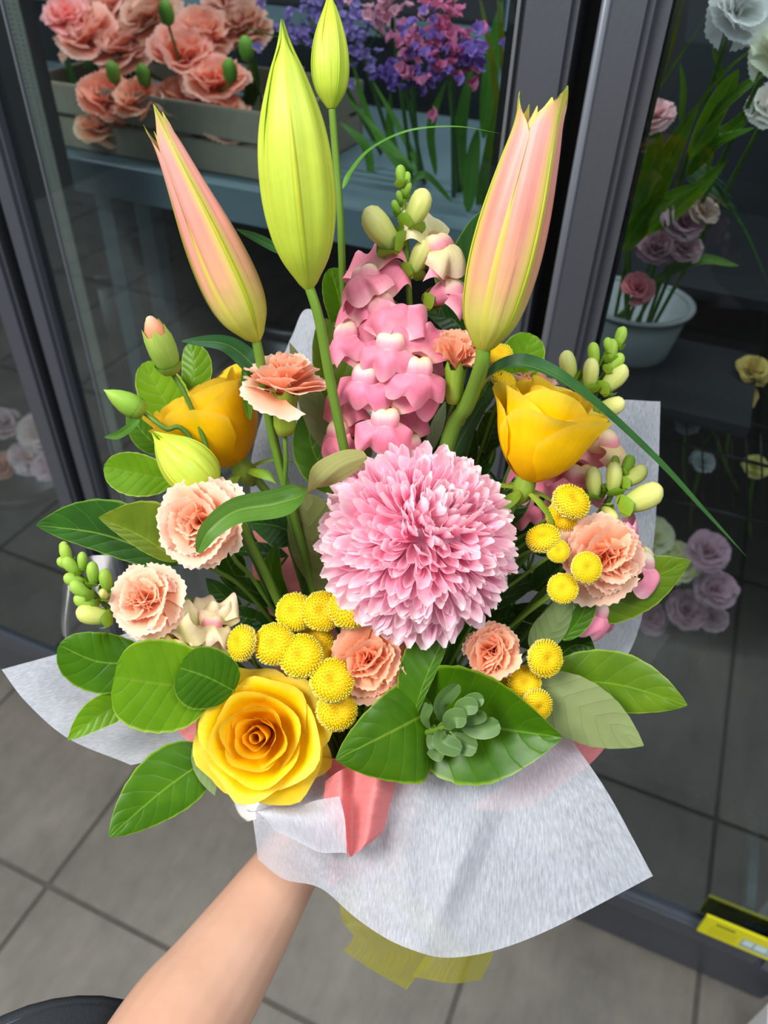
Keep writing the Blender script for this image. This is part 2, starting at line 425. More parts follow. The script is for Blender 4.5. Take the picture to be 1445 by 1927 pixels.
# mullions in the dark gaps between the doors
fbox('mullion', (-.775, FY + .03, .15), (-.72, FY + .09, 1.94), 'blk')
fbox('mullion', (-.14, FY + .03, .15), (-.10, FY + .09, 1.94), 'blk')
# shelf of pale steel with uprights in the middle bay
fbox('shelf', (-1.5, .80, 1.075), (-.20, 1.30, 1.088), 'steel')
fbox('shelf_lip', (-1.5, .792, 1.062), (-.20, .80, 1.102), 'steel')
for x in (-.785, -.72):
    fbox('upright', (x, .84, .18), (x + .026, .865, 1.075), 'steel')
for x in (-.36, -.28): fbox('upright', (x, 1.29, .18), (x + .02, 1.31, 1.9), 'steel')
fbox('rear_rail', (-1.5, 1.29, 1.19), (-.2, 1.305, 1.215), 'steel')
fbox('shelf', (-.10, .98, 1.0), (.40, 1.30, 1.012), 'inner')
fbox('lower_shelf', (-1.5, .86, .60), (-.2, 1.30, .612), 'inner')
fbox('floor_rail', (.338, .70, .175), (.352, 1.2, .20), 'steel')

# yellow energy label on the right door's bottom rail
def label_mat():
    k = NT('yellow_label_print'); uv = k.uv(); sep = k.n('SeparateXYZ', {0: uv})
    u, v = sep.outputs[0], sep.outputs[1]
    def rect(a, b, c, d):
        x = k.math('MULTIPLY', k.math('GREATER_THAN', u, a), k.math('LESS_THAN', u, b))
        return k.math('MULTIPLY', x, k.math('MULTIPLY', k.math('GREATER_THAN', v, c), k.math('LESS_THAN', v, d)))
    c = lin4('#e2de0c')
    c = k.mix(k.math('MULTIPLY', rect(.1, .42, .12, .62), .35), c, lin4('#bdb60c'))
    c = k.mix(rect(.14, .36, .70, .80), c, lin4('#6d6a10'))
    c = k.mix(rect(.47, .95, .14, .62), c, lin4('#8fb0a8'))
    c = k.mix(rect(.49, .60, .28, .58), c, lin4('#cfe6e6'))
    c = k.mix(rect(.625, .76, .28, .58), c, lin4('#cfe6e6'))
    c = k.mix(rect(.785, .92, .28, .58), c, lin4('#cfe6e6'))
    return k.done(k.pbsdf(c, .45))
a0, a1 = plane(1312, 1735, FY)[0], .46
lo = (a0, FY - .0145, .193); hi = (.395, FY - .0105, .244)
V = np.array([[lo[0], lo[1], lo[2]], [hi[0], lo[1], lo[2]], [hi[0], lo[1], hi[2]], [lo[0], lo[1], hi[2]],
              [lo[0], hi[1], lo[2]], [hi[0], hi[1], lo[2]], [hi[0], hi[1], hi[2]], [lo[0], hi[1], hi[2]]])
uvl = [(0, 0), (1, 0), (1, 1), (0, 1)] * 2
wthing('energy_label', 'yellow sticker with pale blue boxes low on the right fridge door', 'label',
       (V, [(0, 1, 2, 3), (5, 4, 7, 6), (0, 4, 5, 1), (3, 2, 6, 7), (0, 3, 7, 4), (1, 5, 6, 2)], np.array(uvl)), label_mat(), smooth=False)
# white and red carton on the floor at the lower right corner
c0 = P(1433, 1878, 1.0); v = ray(1447, 1884); p0 = CAM + v * ((H - .10) / -v[2])
ct = thing('floor_carton', 'white carton with red band at the foot of the fridge', 'box', np.array([p0[0], p0[1], 0]))
MAT['wcard'] = plain('white_card', '#e6e6e8', .6); MAT['rcard'] = plain('red_card', '#c0202c', .5)
wobj('box', boxg((p0[0], p0[1] - .12, 0.0005), (p0[0] + .16, p0[1], .10), .002), MAT['wcard'], ct, smooth=False)
wobj('red_band', boxg((p0[0] + .012, p0[1] - .1212, .06), (p0[0] + .15, p0[1] + .0006, .1008)), MAT['rcard'], ct, smooth=False)
# ================================================================== flower builders
XC = D(1, 0, 0)                       # camera right, used to keep local x sideways
NECK = P(662, 1555, .512)             # where all stems are gathered and held
def neckpt(s=.010):
    return NECK + rng.normal(0, s, 3) * np.array([1, 1, .4])
def stem(t, pts, r0=.0016, r1=.0020, col=(1, 1, 1), toneck=True, mat='stem', n=8):
    """stem through world points, carried on down into the gathered neck"""
    pts = [np.asarray(p, float) for p in pts]
    if toneck:
        e = neckpt(); a = pts[-1]
        pts += [a * .5 + e * .5 + np.array([0, .012, 0]), e]
    return wobj('stem', tube(pts, [r0, r1], n, 6 * len(pts)), MAT[mat], t, col)

# ---- roses
def rose_petal(rb, r1, z1, half, curl, phi, drop=.28, wav=.0008, seed=0., bulge=1.05, low=.28, pinch=0., nu=17, nv=13):
    def fn(u, v):
        au = np.abs(u); vv = v * (1 - drop * au ** 2.6)
        q = 1 - vv
        r = q * q * rb + 2 * q * vv * r1 * bulge + vv * vv * r1
        z = 2 * q * vv * z1 * low + vv * vv * z1
        t = np.clip((vv - .68) / .32, 0, 1)
        r = r + curl * t ** 2 * 1.3; z = z - curl * .7 * t ** 3
        s = np.clip((au - .62) / .38, 0, 1); r = r + curl * .55 * s ** 2 * vv
        r = r + wav * np.sin(3.3 * u * PI * .7 + seed) * vv ** 2 + wav * .7 * np.sin(7 * u + seed * 2.3) * vv ** 4
        r = r + pinch * np.exp(-(u / .16) ** 2) * t * curl
        z = z + wav * 1.2 * np.sin(4.1 * u + seed * 1.7) * vv ** 3
        w = np.minimum(1, .42 + 1.25 * vv)
        a = phi + u * half * w
        return r * np.cos(a), r * np.sin(a), z
    return surf(fn, nu, nv, flip=True)
def rose(label, m, layers, size=1.0, stempts=None, sepals=True, tint=None, seed=1):
    rs = np.random.default_rng(seed)
    t = thing('yellow_rose', label, 'rose', m, 'yellow roses')
    k = 0
    for (r1, z1, n, half, curl, drop, phis) in layers:
        off = rs.uniform(0, 2 * PI)
        for i in range(n):
            phi = math.radians(phis[i]) if phis else off + 2 * PI * i / n + rs.normal(0, .12)
            rr = r1 * (1 + .10 * (i / max(n, 1) - .5) + rs.normal(0, .015)); zz = z1 * (1 + rs.normal(0, .02))
            g = rose_petal(.003 * size, rr * size, zz * size, math.radians(half) * rs.uniform(.93, 1.07), curl * size, phi, drop,
                           .0009 * size * (.4 + r1 / .03), rs.uniform(0, 6), pinch=rs.uniform(-.3, .5))
            deep = max(0., 1 - r1 / .02)
            c = np.array([1, 1 - .18 * deep, 1 - .5 * deep]) * (tint if tint is not None else 1)
            obj('petal', g, MAT['rose'], t, None, np.clip(c * rs.uniform(.96, 1.03), 0, 1.2)); k += 1
    obj('receptacle', lathe([(.001, -.014 * size), (.0045 * size, -.010 * size), (.006 * size, -.003 * size), (.005 * size, .003 * size)], 12), MAT['calyx'], t)
    if sepals:
        for i in range(5):
            a = i * 2 * PI / 5 + .4
            def fn(u, v, a=a):
                w = .0042 * size * np.sin(PI * np.clip(v * .85 + .12, 0, 1)) * (1 - v) ** .3
                r = .005 * size + .020 * size * np.sin(v * 1.4); z = -.004 * size - .010 * size * v ** 1.6
                return r * np.cos(a) - u * w * np.sin(a), r * np.sin(a) + u * w * np.cos(a), z - .002 * u * u
            obj('sepal', surf(fn, 5, 9), MAT['calyx'], t, None, (.7, .85, .6))
    p = np.asarray(m)
    base = p[:3, 3] - p[:3, 2] * .012 * size
    stem(t, [base] + (stempts or [base - p[:3, 2] * .03]), .0026, .003)
    return t
# ---- carnations
def carn_petal(seed, ruff, a=.95, L=1.0, cup=.15, nu=23, nv=9):
    rs = np.random.default_rng(seed); ph = rs.uniform(0, 6, 3)
    def fn(u, v):
        i = np.round((u + 1) / 2 * (nu - 1)).astype(int)
        rr = v * L * (1 + .05 * np.sin(2 * u + ph[0]) - .06 * u ** 4)
        ser = np.where(i % 2 == 0, 1.0, .955) + .02 * np.sin(9 * u + ph[1])
        rr = rr * np.where(v > .97, ser, 1.0)
        an = u * a * (.35 + .65 * v ** .6)
        x, y = rr * np.cos(an), rr * np.sin(an)
        z = ruff * v ** 2 * (np.sin(4.6 * u + ph[1]) + .6 * np.sin(9.5 * u + ph[2]) * v) + cup * (v ** 2) * L - cup * .6 * v ** 5 + .10 * (np.abs(u) ** 2) * v
        return x, y, z
    return surf(fn, nu, nv)
CP = [[mk('carnation_petal', *carn_petal(s, r)[:2], MAT['carn'], carn_petal(s, r)[2]) for s in range(q, q + 4)] for q, r in ((0, .03), (10, .05), (20, .09))]
def calyx_tube(R, L, top=1.15, n=15):
    V, f, uv = lathe([(.25 * R, -L), (.7 * R, -L * .95), (.95 * R, -L * .75), (R, -L * .4), (R * top, 0), (R * top * 1.02, L * .12)], n)
    k = len(V) - n
    for i in range(n): V[k + i, 2] += (L * .16 if i % 3 == 0 else -L * .08)
    return V, f, uv
def carnation(label, m, R=.026, mode='open', tint=(1, 1, 1), stempts=None, seed=0, toneck=True, cal=True):
    rs = np.random.default_rng(seed + 100)
    t = thing('peach_carnation', label, 'carnation', m, 'peach carnations')
    rings = {'open': [(4, 6, 1.0, 0, 0), (20, 6, .95, 0, .001), (40, 5, .84, 1, .003), (58, 5, .74, 1, .0045), (70, 5, .62, 2, .006), (82, 5, .50, 2, .007)],
             'ball': [(34, 5, .95, 0, 0), (48, 5, .95, 0, .001), (60, 5, .9, 1, .002), (70, 5, .80, 1, .003), (78, 5, .70, 2, .004), (86, 5, .58, 2, .005)],
             'half': [(60, 6, .95, 0, 0), (68, 7, .95, 0, .001), (75, 7, .9, 1, .002), (82, 7, .82, 2, .003), (88, 6, .75, 2, .004)]}[mode]
    for e, n, s, var, dz in rings:
        off = rs.uniform(0, 6)
        for i in range(n):
            mm = trs((0, 0, dz * R / .026), R * s * rs.uniform(.86, 1.10), off + 2 * PI * i / n + rs.normal(0, .2), -math.radians(e + rs.normal(0, 9)), rs.normal(0, .25 if e < 50 else .6))
            deep = s if mode != 'half' else .8
            c = np.array(tint) * np.array([1.03, 1.02 - .13 * (1 - deep) * 2, 1.02 - .26 * (1 - deep) * 2]) * rs.uniform(.96, 1.03)
            link('petal', CP[var][rs.integers(0, 4)], t, mm, np.clip(c, 0, 1.1))
    if cal:
        cl = .024 * R / .026
        obj('calyx', calyx_tube(.0065 * R / .026, cl), MAT['calyx'], t, None, (1, 1, .9))
        p = np.asarray(m); b = p[:3, 3] - p[:3, 2] * cl
        stem(t, [b] + (stempts or [b - p[:3, 2] * .03]), .0013, .0016, (.8, .92, .9), toneck)
    return t
def carnation_bud(label, pb, pt, R, stempts, tipcol=True, node=True):
    """slim green bud, tip split to show the petals"""
    pb, pt = np.asarray(pb), np.asarray(pt); L = np.linalg.norm(pt - pb)
    m = frame(pb, pt - pb, XC)
    t = thing('carnation_bud', label, 'flower bud', m, 'carnation buds')
    prof = [(.05, 0), (.45, .03), (.72, .10), (.9, .25), (1, .45), (.97, .65), (.8, .83), (.5, .95), (.1, 1.0)]
    if tipcol:
        V, f, uv = lathe([(r * R, z * L) for r, z in prof[:7]], 15); k = len(V) - 15
        for i in range(15): V[k + i, 2] += (L * .07 if i % 3 == 0 else -L * .06)
        obj('calyx', (V, f, uv), MAT['gbud'], t)
        obj('petal_tip', lathe([(.78 * R, .6 * L), (.72 * R, .8 * L), (.50 * R, .92 * L), (.24 * R, 1.02 * L), (.02 * R, 1.05 * L)], 15), MAT['carn'], t, None, (1, .97, .92))
    else:
        obj('calyx', lathe([(r * R, z * L) for r, z in [(.05, 0), (.5, .03), (.8, .12), (1, .3), (.92, .5), (.7, .7), (.4, .87), (.15, .97), (.02, 1.04)]], 15), MAT['gbud'], t, None, (.85, .95, .8))
    obj('bract', lathe([(.1 * R, -.02 * L), (.7 * R, .05 * L), (.95 * R, .16 * L), (.98 * R, .22 * L)], 12), MAT['calyx'], t)
    stem(t, [pb] + stempts, .0013, .0016, (.75, .9, .85))
    return t

# ---- lily buds
def lily_bud(label, pb, pt, prof, mat, roll, stempts, open_=0., rs=.0027, ribcol=(1, 1, 1), tips=True, toneck=True):
    """three broad outer tepals folded over three inner ones; prof: half widths in pixels at equal steps"""
    pb, pt = np.asarray(pb, float), np.asarray(pt, float); L = np.linalg.norm(pt - pb)
    dm = np.linalg.norm((pb + pt) / 2 - CAM)
    R = np.array(prof) / F * dm
    m = frame(pb, pt - pb, XC)
    t = thing('lily_bud', label, 'lily bud', m, 'lily buds')
    vs = np.linspace(0, 1, len(R))
    def Rv(v): return np.interp(v, vs, R)
    vv = np.linspace(0, 1, 60); Rs = np.convolve(np.pad(Rv(vv), 3, mode='edge'), np.ones(7) / 7, 'valid'); Rs[0] = R[0]; Rs[-1] = R[-1]
    def Rf(v): return np.interp(v, vv, Rs)
    for ring in (1, 0):
        for i in range(3):
            a0 = roll + 2 * PI * i / 3 + (PI / 3 if ring else 0)
            half = math.radians(46 if ring else 62)
            def fn(u, v, a0=a0, half=half, ring=ring, i=i):
                r = Rf(v) * (.95 if ring else 1.0)
                r = r * (1 + .035 * u * (np.abs(u) > .5) - .05 * np.abs(u) ** 3 + .035 * np.cos(3 * PI * u) * np.sin(PI * v)) + .0003 * np.cos(u * 26) * np.sin(PI * v)
                k = np.clip((v - .84) / .16, 0, 1)
                w = half * (1 - .80 * k ** 1.6)
                r = r + open_ * k ** 2 * (1.0 if not ring else .3)
                z = v * L * (1 - .045 * ring) * (1 - (.02 * i if open_ else 0)) - .006 * k * np.abs(u) ** 1.5
                a = a0 + u * w
                return r * np.cos(a), r * np.sin(a), z
            tp = obj('tepal', surf(fn, 19, 40, flip=True), MAT[mat], t, None, (1, 1, 1) if not ring else (1.02, .98, .95))
            if not ring:
                def fr_(u, v, a0=a0):
                    w = .035 + .04 * (1 - v)
                    k = np.clip((v - .84) / .16, 0, 1)
                    r = Rf(v) * (1 + .035 * np.sin(PI * v)) + (.0003 + .0005 * (1 - u * u)) * np.sin(PI * np.clip(v, .02, .98)) + open_ * k ** 2
                    a = a0 + u * w; z = v * L * .985 * (1 - (.02 * i if open_ else 0))
                    return r * np.cos(a), r * np.sin(a), z
                obj('midrib', surf(fr_, 5, 40, flip=True), MAT['lilyrib'], tp, None, ribcol)
    stem(t, [pb + nrm(pt - pb) * .003] + stempts, rs * .95, rs * 1.15, (.95, 1.05, .8), toneck)
    return t

# ---- chrysanthemum
def mum_petal(seed):
    rs = np.random.default_rng(seed); cv = rs.uniform(.16, .42); tw = rs.normal(0, .25); w0 = rs.uniform(.15, .19); cup = rs.uniform(.35, .6)
    def fn(u, v):
        w = w0 * (.5 + .75 * np.sin(PI * np.clip(v * .74 + .06, 0, 1))) * np.where(v > .82, np.sqrt(np.clip(1 - ((v - .82) / .19) ** 2, .03, 1)), 1)
        y = u * w; z = cup * w * u ** 2 * 1.2 + cv * v ** 2 * .9 - .02 * np.cos(u * 6) * v * w * 3
        x = v * (1 - .10 * cv * v)
        a = tw * v
        return x, y * np.cos(a) - (z - cv * v * v * .9) * np.sin(a), z + y * np.sin(a)
    return surf(fn, 5, 7)
def chrysanthemum(label, pos, R, axis):
    m = frame(pos, axis, XC)
    t = thing('pink_chrysanthemum', label, 'chrysanthemum', m)
    obj('flower_core', ell((0, 0, 0), (.66 * R,) * 3, 20, 14), MAT['mum'], t, None, (1, .8, .9))
    geos = [mum_petal(s) for s in range(6)]
    mes = [mk('mum_petal', g[0], g[1], MAT['mum'], g[2]) for g in geos]
    rs = np.random.default_rng(5)
    N = 1650; items = []
    toc = nrm((CAM - pos)); inv = np.linalg.inv(m)[:3, :3]; tocl = inv @ toc
    for i in range(N):
        th = math.acos(1 - (1 - math.cos(math.radians(158))) * (i + .5) / N); ph = i * 2.399963 + rs.normal(0, .1)
        th = th + rs.normal(0, .05)
        n = np.array([math.sin(th) * math.cos(ph), math.sin(th) * math.sin(ph), math.cos(th)])
        tg = np.array([math.cos(th) * math.cos(ph), math.cos(th) * math.sin(ph), -math.sin(th)])
        dg = math.degrees(th)
        k = np.clip((dg - 18) / 70, 0, 1)
        d = nrm(n * (.66 - .06 * k) + tg * (.06 + .66 * k) + rs.normal(0, .17, 3))
        up = nrm(n * .6 - tg * (1.0 - .4 * k) + rs.normal(0, .28, 3)); up = nrm(up - (up @ d) * d)
        L = R * (.34 + .16 * k) * rs.uniform(.8, 1.2); W = L * (.84 - .06 * k) * rs.uniform(.8, 1.15)
        b = n * R * (.66 - .02 * k) * rs.uniform(.93, 1.05)
        mm = np.eye(4); mm[:3, 0] = d * L; mm[:3, 1] = np.cross(up, d) * W; mm[:3, 2] = up * L; mm[:3, 3] = b
        col = np.array([1.03, 1.0, 1.0]) * rs.uniform(.96, 1.06) * (1 if k > .3 else .99) + np.array([0, .03, -.02]) * (1 - k)
        items.append((n @ tocl, mm, rs.integers(0, 6), np.clip(col, 0, 1.1)))
    items.sort(key=lambda q: -q[0])
    for s, mm, v, c in items[:300]: link('petal', mes[v], t, mm, c)
    o = obj('petal_mass', join([xf(geos[v], mm) for s, mm, v, c in items[300:]]), MAT['mum'], t, None, (1.03, 1.0, 1.0)); tag(o, kind='stuff')
    stem(t, [pos - nrm(axis) * R * .55], .003, .003)
    return t

# ---- yellow buttons
def button_geo(seed):
    """low dome with a dimple, closely set with tiny tubular florets"""
    rs = np.random.default_rng(seed); gs = []
    N = 330
    def prof(q):          # q 0 centre .. 1 underside rim
        th = q * 2.05
        r = math.sin(min(th, 1.9)) * 1.0; z = .62 * math.cos(th) - .26 * math.exp(-(q / .16) ** 2)
        return r * (1 if th < 1.57 else .97), z
    for i in range(N):
        q = ((i + .5) / N) ** .56; ph = i * 2.399963
        r, z = prof(q); r2, z2 = prof(min(q + .02, 1.02))
        tgv = nrm([(r2 - r), 0, (z2 - z)]); nn = np.array([-tgv[2], 0, tgv[0]]);
        if nn[2] < -.7: nn = -nn
        h = (.045 + .13 * q) * rs.uniform(.8, 1.25); w = .022 + .032 * q
        b = np.array([r, 0, z]); tip = b + nn * h + rs.normal(0, .012, 3)
        a = np.linspace(0, 2 * PI, 5, endpoint=False)
        s1 = nrm(np.cross(nn, [0, 1, 0])); s2 = np.array([0, 1., 0])
        ringa = b + w * .75 * (np.cos(a)[:, None] * s1 + np.sin(a)[:, None] * s2)
        ringb = tip + w * (1.0 + .35 * q) * (np.cos(a)[:, None] * s1 + np.sin(a)[:, None] * s2) + nn * rs.uniform(-.02, .025, 5)[:, None]
        V = np.vstack([ringa, ringb, [tip - nn * h * .25]])
        c, s = math.cos(ph), math.sin(ph); Rm = np.array([[c, -s, 0], [s, c, 0], [0, 0, 1]])
        f = [(j, (j + 1) % 5, 5 + (j + 1) % 5, 5 + j) for j in range(5)] + [(5 + j, 5 + (j + 1) % 5, 10) for j in range(5)]
        e = .25 + .75 * q
        uv = np.array([(.5, .2 * e)] * 5 + [(.5, e)] * 5 + [(.5, .35 * e)])
        gs.append((V @ Rm.T, f, uv))
    disc = lathe([(max(prof(q)[0], .004) * .99, prof(q)[1] - .01) for q in np.linspace(0.01, 1, 14)] + [(.3, -.42), (.12, -.55)], 22)
    return join(gs), disc
BG = [button_geo(s) for s in (1, 2, 3)]
BM = [(mk('florets', *g[0][:2], MAT['button'], g[0][2]), mk('disc', *g[1][:2], MAT['buttond'], g[1][2])) for g in BG]
def button(label, px, py, d, r, dirc, stempts=None, tint=(1, 1, 1), squash=1.0):
    m = frame(P(px, py, d), D(*dirc), XC)
    t = thing('yellow_button_flower', label, 'button flower', m, 'yellow button flowers')
    R = r / F * d
    i = rng.integers(0, 3); a = rng.uniform(0, 6)
    dn = link('disc', BM[i][1], t, trs((0, 0, 0), (R, R, R * squash), a), tint)
    fl_ = link('florets', BM[i][0], t, trs((0, 0, 0), (R, R, R * squash), a), tint); tag(fl_, kind='stuff')
    b = m[:3, 3] - m[:3, 2] * R * .5
    sp_ = stempts if stempts is not None else [b - m[:3, 2] * .02]
    stem(t, [b] + sp_, .0010, .0012, (.9, 1, .75))
    return t
# ---- snapdragons
def floret_geo(seed, op=1.0):
    rs = np.random.default_rng(seed); p = rs.uniform(0, 6, 6)
    # local: +X out of the stem, +Z up
    tb = tube([(0, 0, 0), (.006, 0, .0005), (.013, 0, .0)], [.0028, .0048, .0062], 12, 8, False)
    def up(u, v):
        lob = (1 - .34 * np.exp(-(u / .22) ** 2)) * (1 - .62 * np.abs(u) ** 3.2)
        h = v * lob
        y = u * (.0055 + .0158 * v ** .75 * op) * (1 - .34 * np.abs(u) ** 2.5 * v ** 2)
        z = .0035 * (1 - u * u) + .0015 + .0185 * h - .003 * (v ** 3) + .0020 * np.sin(3 * u * PI + p[0]) * v ** 2
        x = .011 + .0035 * v - (.006 * v ** 2.2) * op + .0022 * np.sin(4 * u + p[1]) * v ** 2 + .0016 * np.sin(10 * u + p[4]) * v ** 3 - .006 * np.abs(u) ** 3 * v ** 3 + .003 * np.abs(u) * v
        return x, y, z
    def lo(u, v):
        lob = (.70 + .30 * np.abs(np.cos(1.5 * PI * u))) * (1 - .55 * np.abs(u) ** 4)
        h = v * lob
        y = u * (.0058 + .0118 * v ** .9 * op) * (1 - .30 * np.abs(u) ** 3 * v ** 2)
        z = -.0015 - .0150 * h - .0035 * np.abs(u) * 0 + .0010 * np.sin(5 * u + p[2]) * v
        x = .0165 + .0045 * np.sin(v * 2.2) - .0055 * v ** 2 - .006 * np.abs(u) ** 2 + .0018 * np.sin(6 * u + p[3]) * v ** 2
        return x, y, z
    def pal(u, v):
        a = u * 2.0; b = (v - .15) * 2.3
        g = 1 - .16 * np.exp(-(u / .16) ** 2)
        return .0130 + .0056 * np.cos(a) * np.cos(b - .5) * g, .0062 * np.sin(a) * np.cos((b - .7) * .75), -.0024 + .0066 * np.sin(b - .45) * g
    return tb, surf(up, 27, 12, True), surf(lo, 27, 12), surf(pal, 13, 10, False)
FG = [floret_geo(s, o) for s, o in ((1, 1.0), (2, .9), (3, 1.1), (4, .75))]
def fl_meshes(mat):
    return [tuple(mk(n, g[0], g[1], MAT[mt], g[2]) for n, g, mt in zip(('corolla_tube', 'upper_lip', 'lower_lip', 'palate'), G, (mat, mat, mat, 'palate'))) for G in FG]
FMP, FMC = fl_meshes('snap'), fl_meshes('snapc')
def calyx5(R, L, n=4):
    gs = []
    for i in range(n):
        a = i * 2 * PI / n
        def fn(u, v, a=a):
            w = R * .95 * np.sin(PI * np.clip(v * .8 + .2, 0, 1)) ** .8; r = R * (.35 + .85 * np.sin(v * 1.7))
            return L * v, r * np.cos(a) - u * w * np.sin(a), r * np.sin(a) + u * w * np.cos(a)
        gs.append(surf(fn, 3, 5))
    return join(gs)
ME_CAL = mk('calyx', *calyx5(.0042, .0075)[:2], MAT['calyx'], calyx5(.0042, .0075)[2])
def snapbud_geo(seed):
    rs = np.random.default_rng(seed); b = rs.uniform(-.2, .2)
    p = [(.05, 0), (.45, .05), (.68, .18), (.82, .38), (.92, .55), (.95, .70), (.80, .85), (.5, .95), (.2, .99), (.03, 1.0)]
    V, f, uv = lathe(p, 12); V = V.copy()
    V[:, 1] *= .85 * (1 + .06 * np.sin(V[:, 2] * 6)); V[:, 0] += .25 * V[:, 2] ** 2 * 1 + b * V[:, 2]
    V[:, 0] *= 1 - .10 * np.exp(-((V[:, 2] - .66) / .05) ** 2)
    return V[:, [2, 1, 0]] * np.array([1, .31, .31]), [q[::-1] for q in f], uv
SB = {k: [mk('bud', g[0], g[1], MAT[k], g[2]) for g in (snapbud_geo(1), snapbud_geo(2))] for k in ('bud', 'gbud')}
def snapdragon(label, stem_px, florets, buds, rstem=.0022, toneck=True):
    """stem_px: (px,py,d) tip to foot; florets: (px,py,d, dir cam, scale, kind, tint, up cam); buds: (px,py,d,dir,len px,kind,tint)"""
    pts = [P(*q) for q in stem_px]
    t = thing('snapdragon', label, 'snapdragon', pts[-1], 'snapdragons')
    o = stem(t, pts, rstem * .6, rstem * 1.2, (1.05, 1.15, .9), toneck)
    inv = np.linalg.inv(WM[t.name])
    def loc(px, py, d, dirc, up):
        x = D(*dirc); u = D(*up); z = nrm(u - (u @ x) * x); m = np.eye(4)
        m[:3, 0] = x; m[:3, 1] = np.cross(z, x); m[:3, 2] = z; m[:3, 3] = P(px, py, d); return inv @ m
    for q in florets:
        px, py, d, dirc, s, kind, tint = q[:7]; up = q[7] if len(q) > 7 else (0, 1, 0)
        m = loc(px, py, d, dirc, up); i = rng.integers(0, 4)
        m = m @ trs((-.012 * s, 0, 0), s)
        st = (FMP if kind == 'p' else FMC)[i]
        fo = link('floret', st[0], t, m, tint)
        for nme, me in zip(('upper_lip', 'lower_lip', 'palate'), st[1:]):
            link(nme, me, fo, None, tint if nme != 'palate' or kind == 'p' else (1, 1, .9))
        link('calyx', ME_CAL, fo, trs((-.002, 0, 0), 1.0), (1, 1, .8))
    for q in buds:
        px, py, d, dirc, ln, kind, tint = q[:7]; up = q[7] if len(q) > 7 else (0, 1, 0)
        m = loc(px, py, d, dirc, up); L = ln / F * d
        b = link('flower_bud', SB[kind][rng.integers(0, 2)], t, m @ trs((0, 0, 0), L), tint)
        link('calyx', ME_CAL, b, trs((-.03, 0, 0), np.array([48., 66., 66.])), (.8, .95, .6))
    return t

# ---- leaves
def leafg(mid, wl, wr, nhint=(0, 0, 1), fold=12, a=.55, b=.75, serr=.02, nserr=15, wave=0., flip=False, nv=24, curl=0., twist=(0, 0), twc=(0., 1.), sd=0, thick=.00035):
    """blade along a midrib of (px,py,d); wl / wr = half widths in pixels left / right of the direction of growth"""
    d = np.array([q[2] for q in mid]); pts = spline([P(*q) for q in mid], nv)
    dd = np.interp(np.linspace(0, 1, nv), np.linspace(0, 1, len(d)), d)
    T = tangents(pts); n0 = D(*nhint)
    us = np.array([-1, -.92, -.72, -.46, -.2, 0, .2, .46, .72, .92, 1.0]); V = []; uv = []
    t = np.linspace(0, 1, nv); pk = a / (a + b); norm = pk ** a * (1 - pk) ** b
    prof = np.clip(t, .004, 1) ** a * np.clip(1 - t, .004, 1) ** b / norm
    fo = math.radians(fold)
    for i in range(nv):
        N = nrm(n0 - (n0 @ T[i]) * T[i]); S = np.cross(T[i], N)
        s_ = min(max((t[i] - twc[0]) / (twc[1] - twc[0]), 0), 1); s_ = s_ * s_ * (3 - 2 * s_)
        tw = math.radians(twist[0] + (twist[1] - twist[0]) * s_)
        S, N = S * math.cos(tw) + N * math.sin(tw), N * math.cos(tw) - S * math.sin(tw)
        for u in us:
            w = prof[i] * (wr if u > 0 else wl) / F * dd[i]
            e = 1.0
            if abs(u) > .97 and serr: e = 1 + serr * (((t[i] * nserr + sd) % 1.0) - .5) * 2
            au = abs(u) * w * e
            p = pts[i] + S * math.copysign(au, u) * math.cos(fo) + N * au * math.sin(fo)
            p = p + N * (curl * au * au / max(w, 1e-5) + wave * w * math.sin(t[i] * 9 + u * 2.0 + sd) * abs(u))
            V.append(p); uv.append(((u + 1) / 2, t[i]))
    f = gfaces(len(us), nv)
    if flip: f = [q[::-1] for q in f]
    return np.array(V), f, np.array(uv)
def sprig(name, label, cat, stem_px, leaves, group=None, r=.0016, toneck=True, stemcol=(.8, .9, .7), kids='leaf'):
    """leaves: (dict for leafg, material key, tint)"""
    pts = [P(*q) for q in stem_px]
    t = thing(name, label, cat, pts[-1], group)
    stem(t, pts, r * .7, r * 1.2, stemcol, toneck)
    for kw, mt, c in leaves:
        wobj(kids, leafg(**kw), MAT[mt], t, c)
        q = kw['mid'][0]; p0 = P(*q)
        dl = [np.linalg.norm(x - p0) for x in pts]; j = int(np.argmin(dl))
        if .002 < dl[j]:
            wobj('petiole', tube([p0, (p0 + pts[j]) / 2 + np.array([0, .003, 0]), pts[j]], [.0008, .0010], 6, 8), MAT['stem'], t, (.9, 1, .7))
    return t
# ================================================================== the bouquet: big blooms first
chrysanthemum('large round pink chrysanthemum at the middle of the bouquet', P(788, 1018, .425), .0490, D(.34, .55, .75))

RL_open = [(.0028, .027, 2, 150, .0, .15, None), (.0055, .0285, 3, 105, .0002, .15, None), (.0095, .029, 3, 100, .0010, .18, None),
           (.0145, .0275, 4, 84, .0020, .22, None), (.0200, .0245, 4, 76, .0034, .24, None),
           (.0255, .0190, 4, 70, .0050, .26, [70, 160, 250, 340]), (.0300, .010, 4, 62, .0060, .28, [25, 120, 205, 300]),
           (.0335, .001, 3, 50, .005, .34, [293, 320, 152])]
rose('open yellow rose facing the viewer at the lower left front of the bouquet', frame(P(499, 1378, .445), D(-.06, .16, 1), XC), RL_open, 1.06,
     [P(540, 1440, .475)], seed=4)
RL_cup = [(.004, .047, 2, 140, .0, .15, None), (.008, .049, 3, 105, .0006, .18, None), (.0125, .050, 3, 95, .0012, .2, None),
          (.0175, .050, 3, 82, .0022, .24, [20, 140, 260]), (.0225, .0475, 3, 78, .0036, .3, [80, 200, 325]), (.0255, .0455, 4, 66, .0042, .34, [262, 20, 150, 320])]
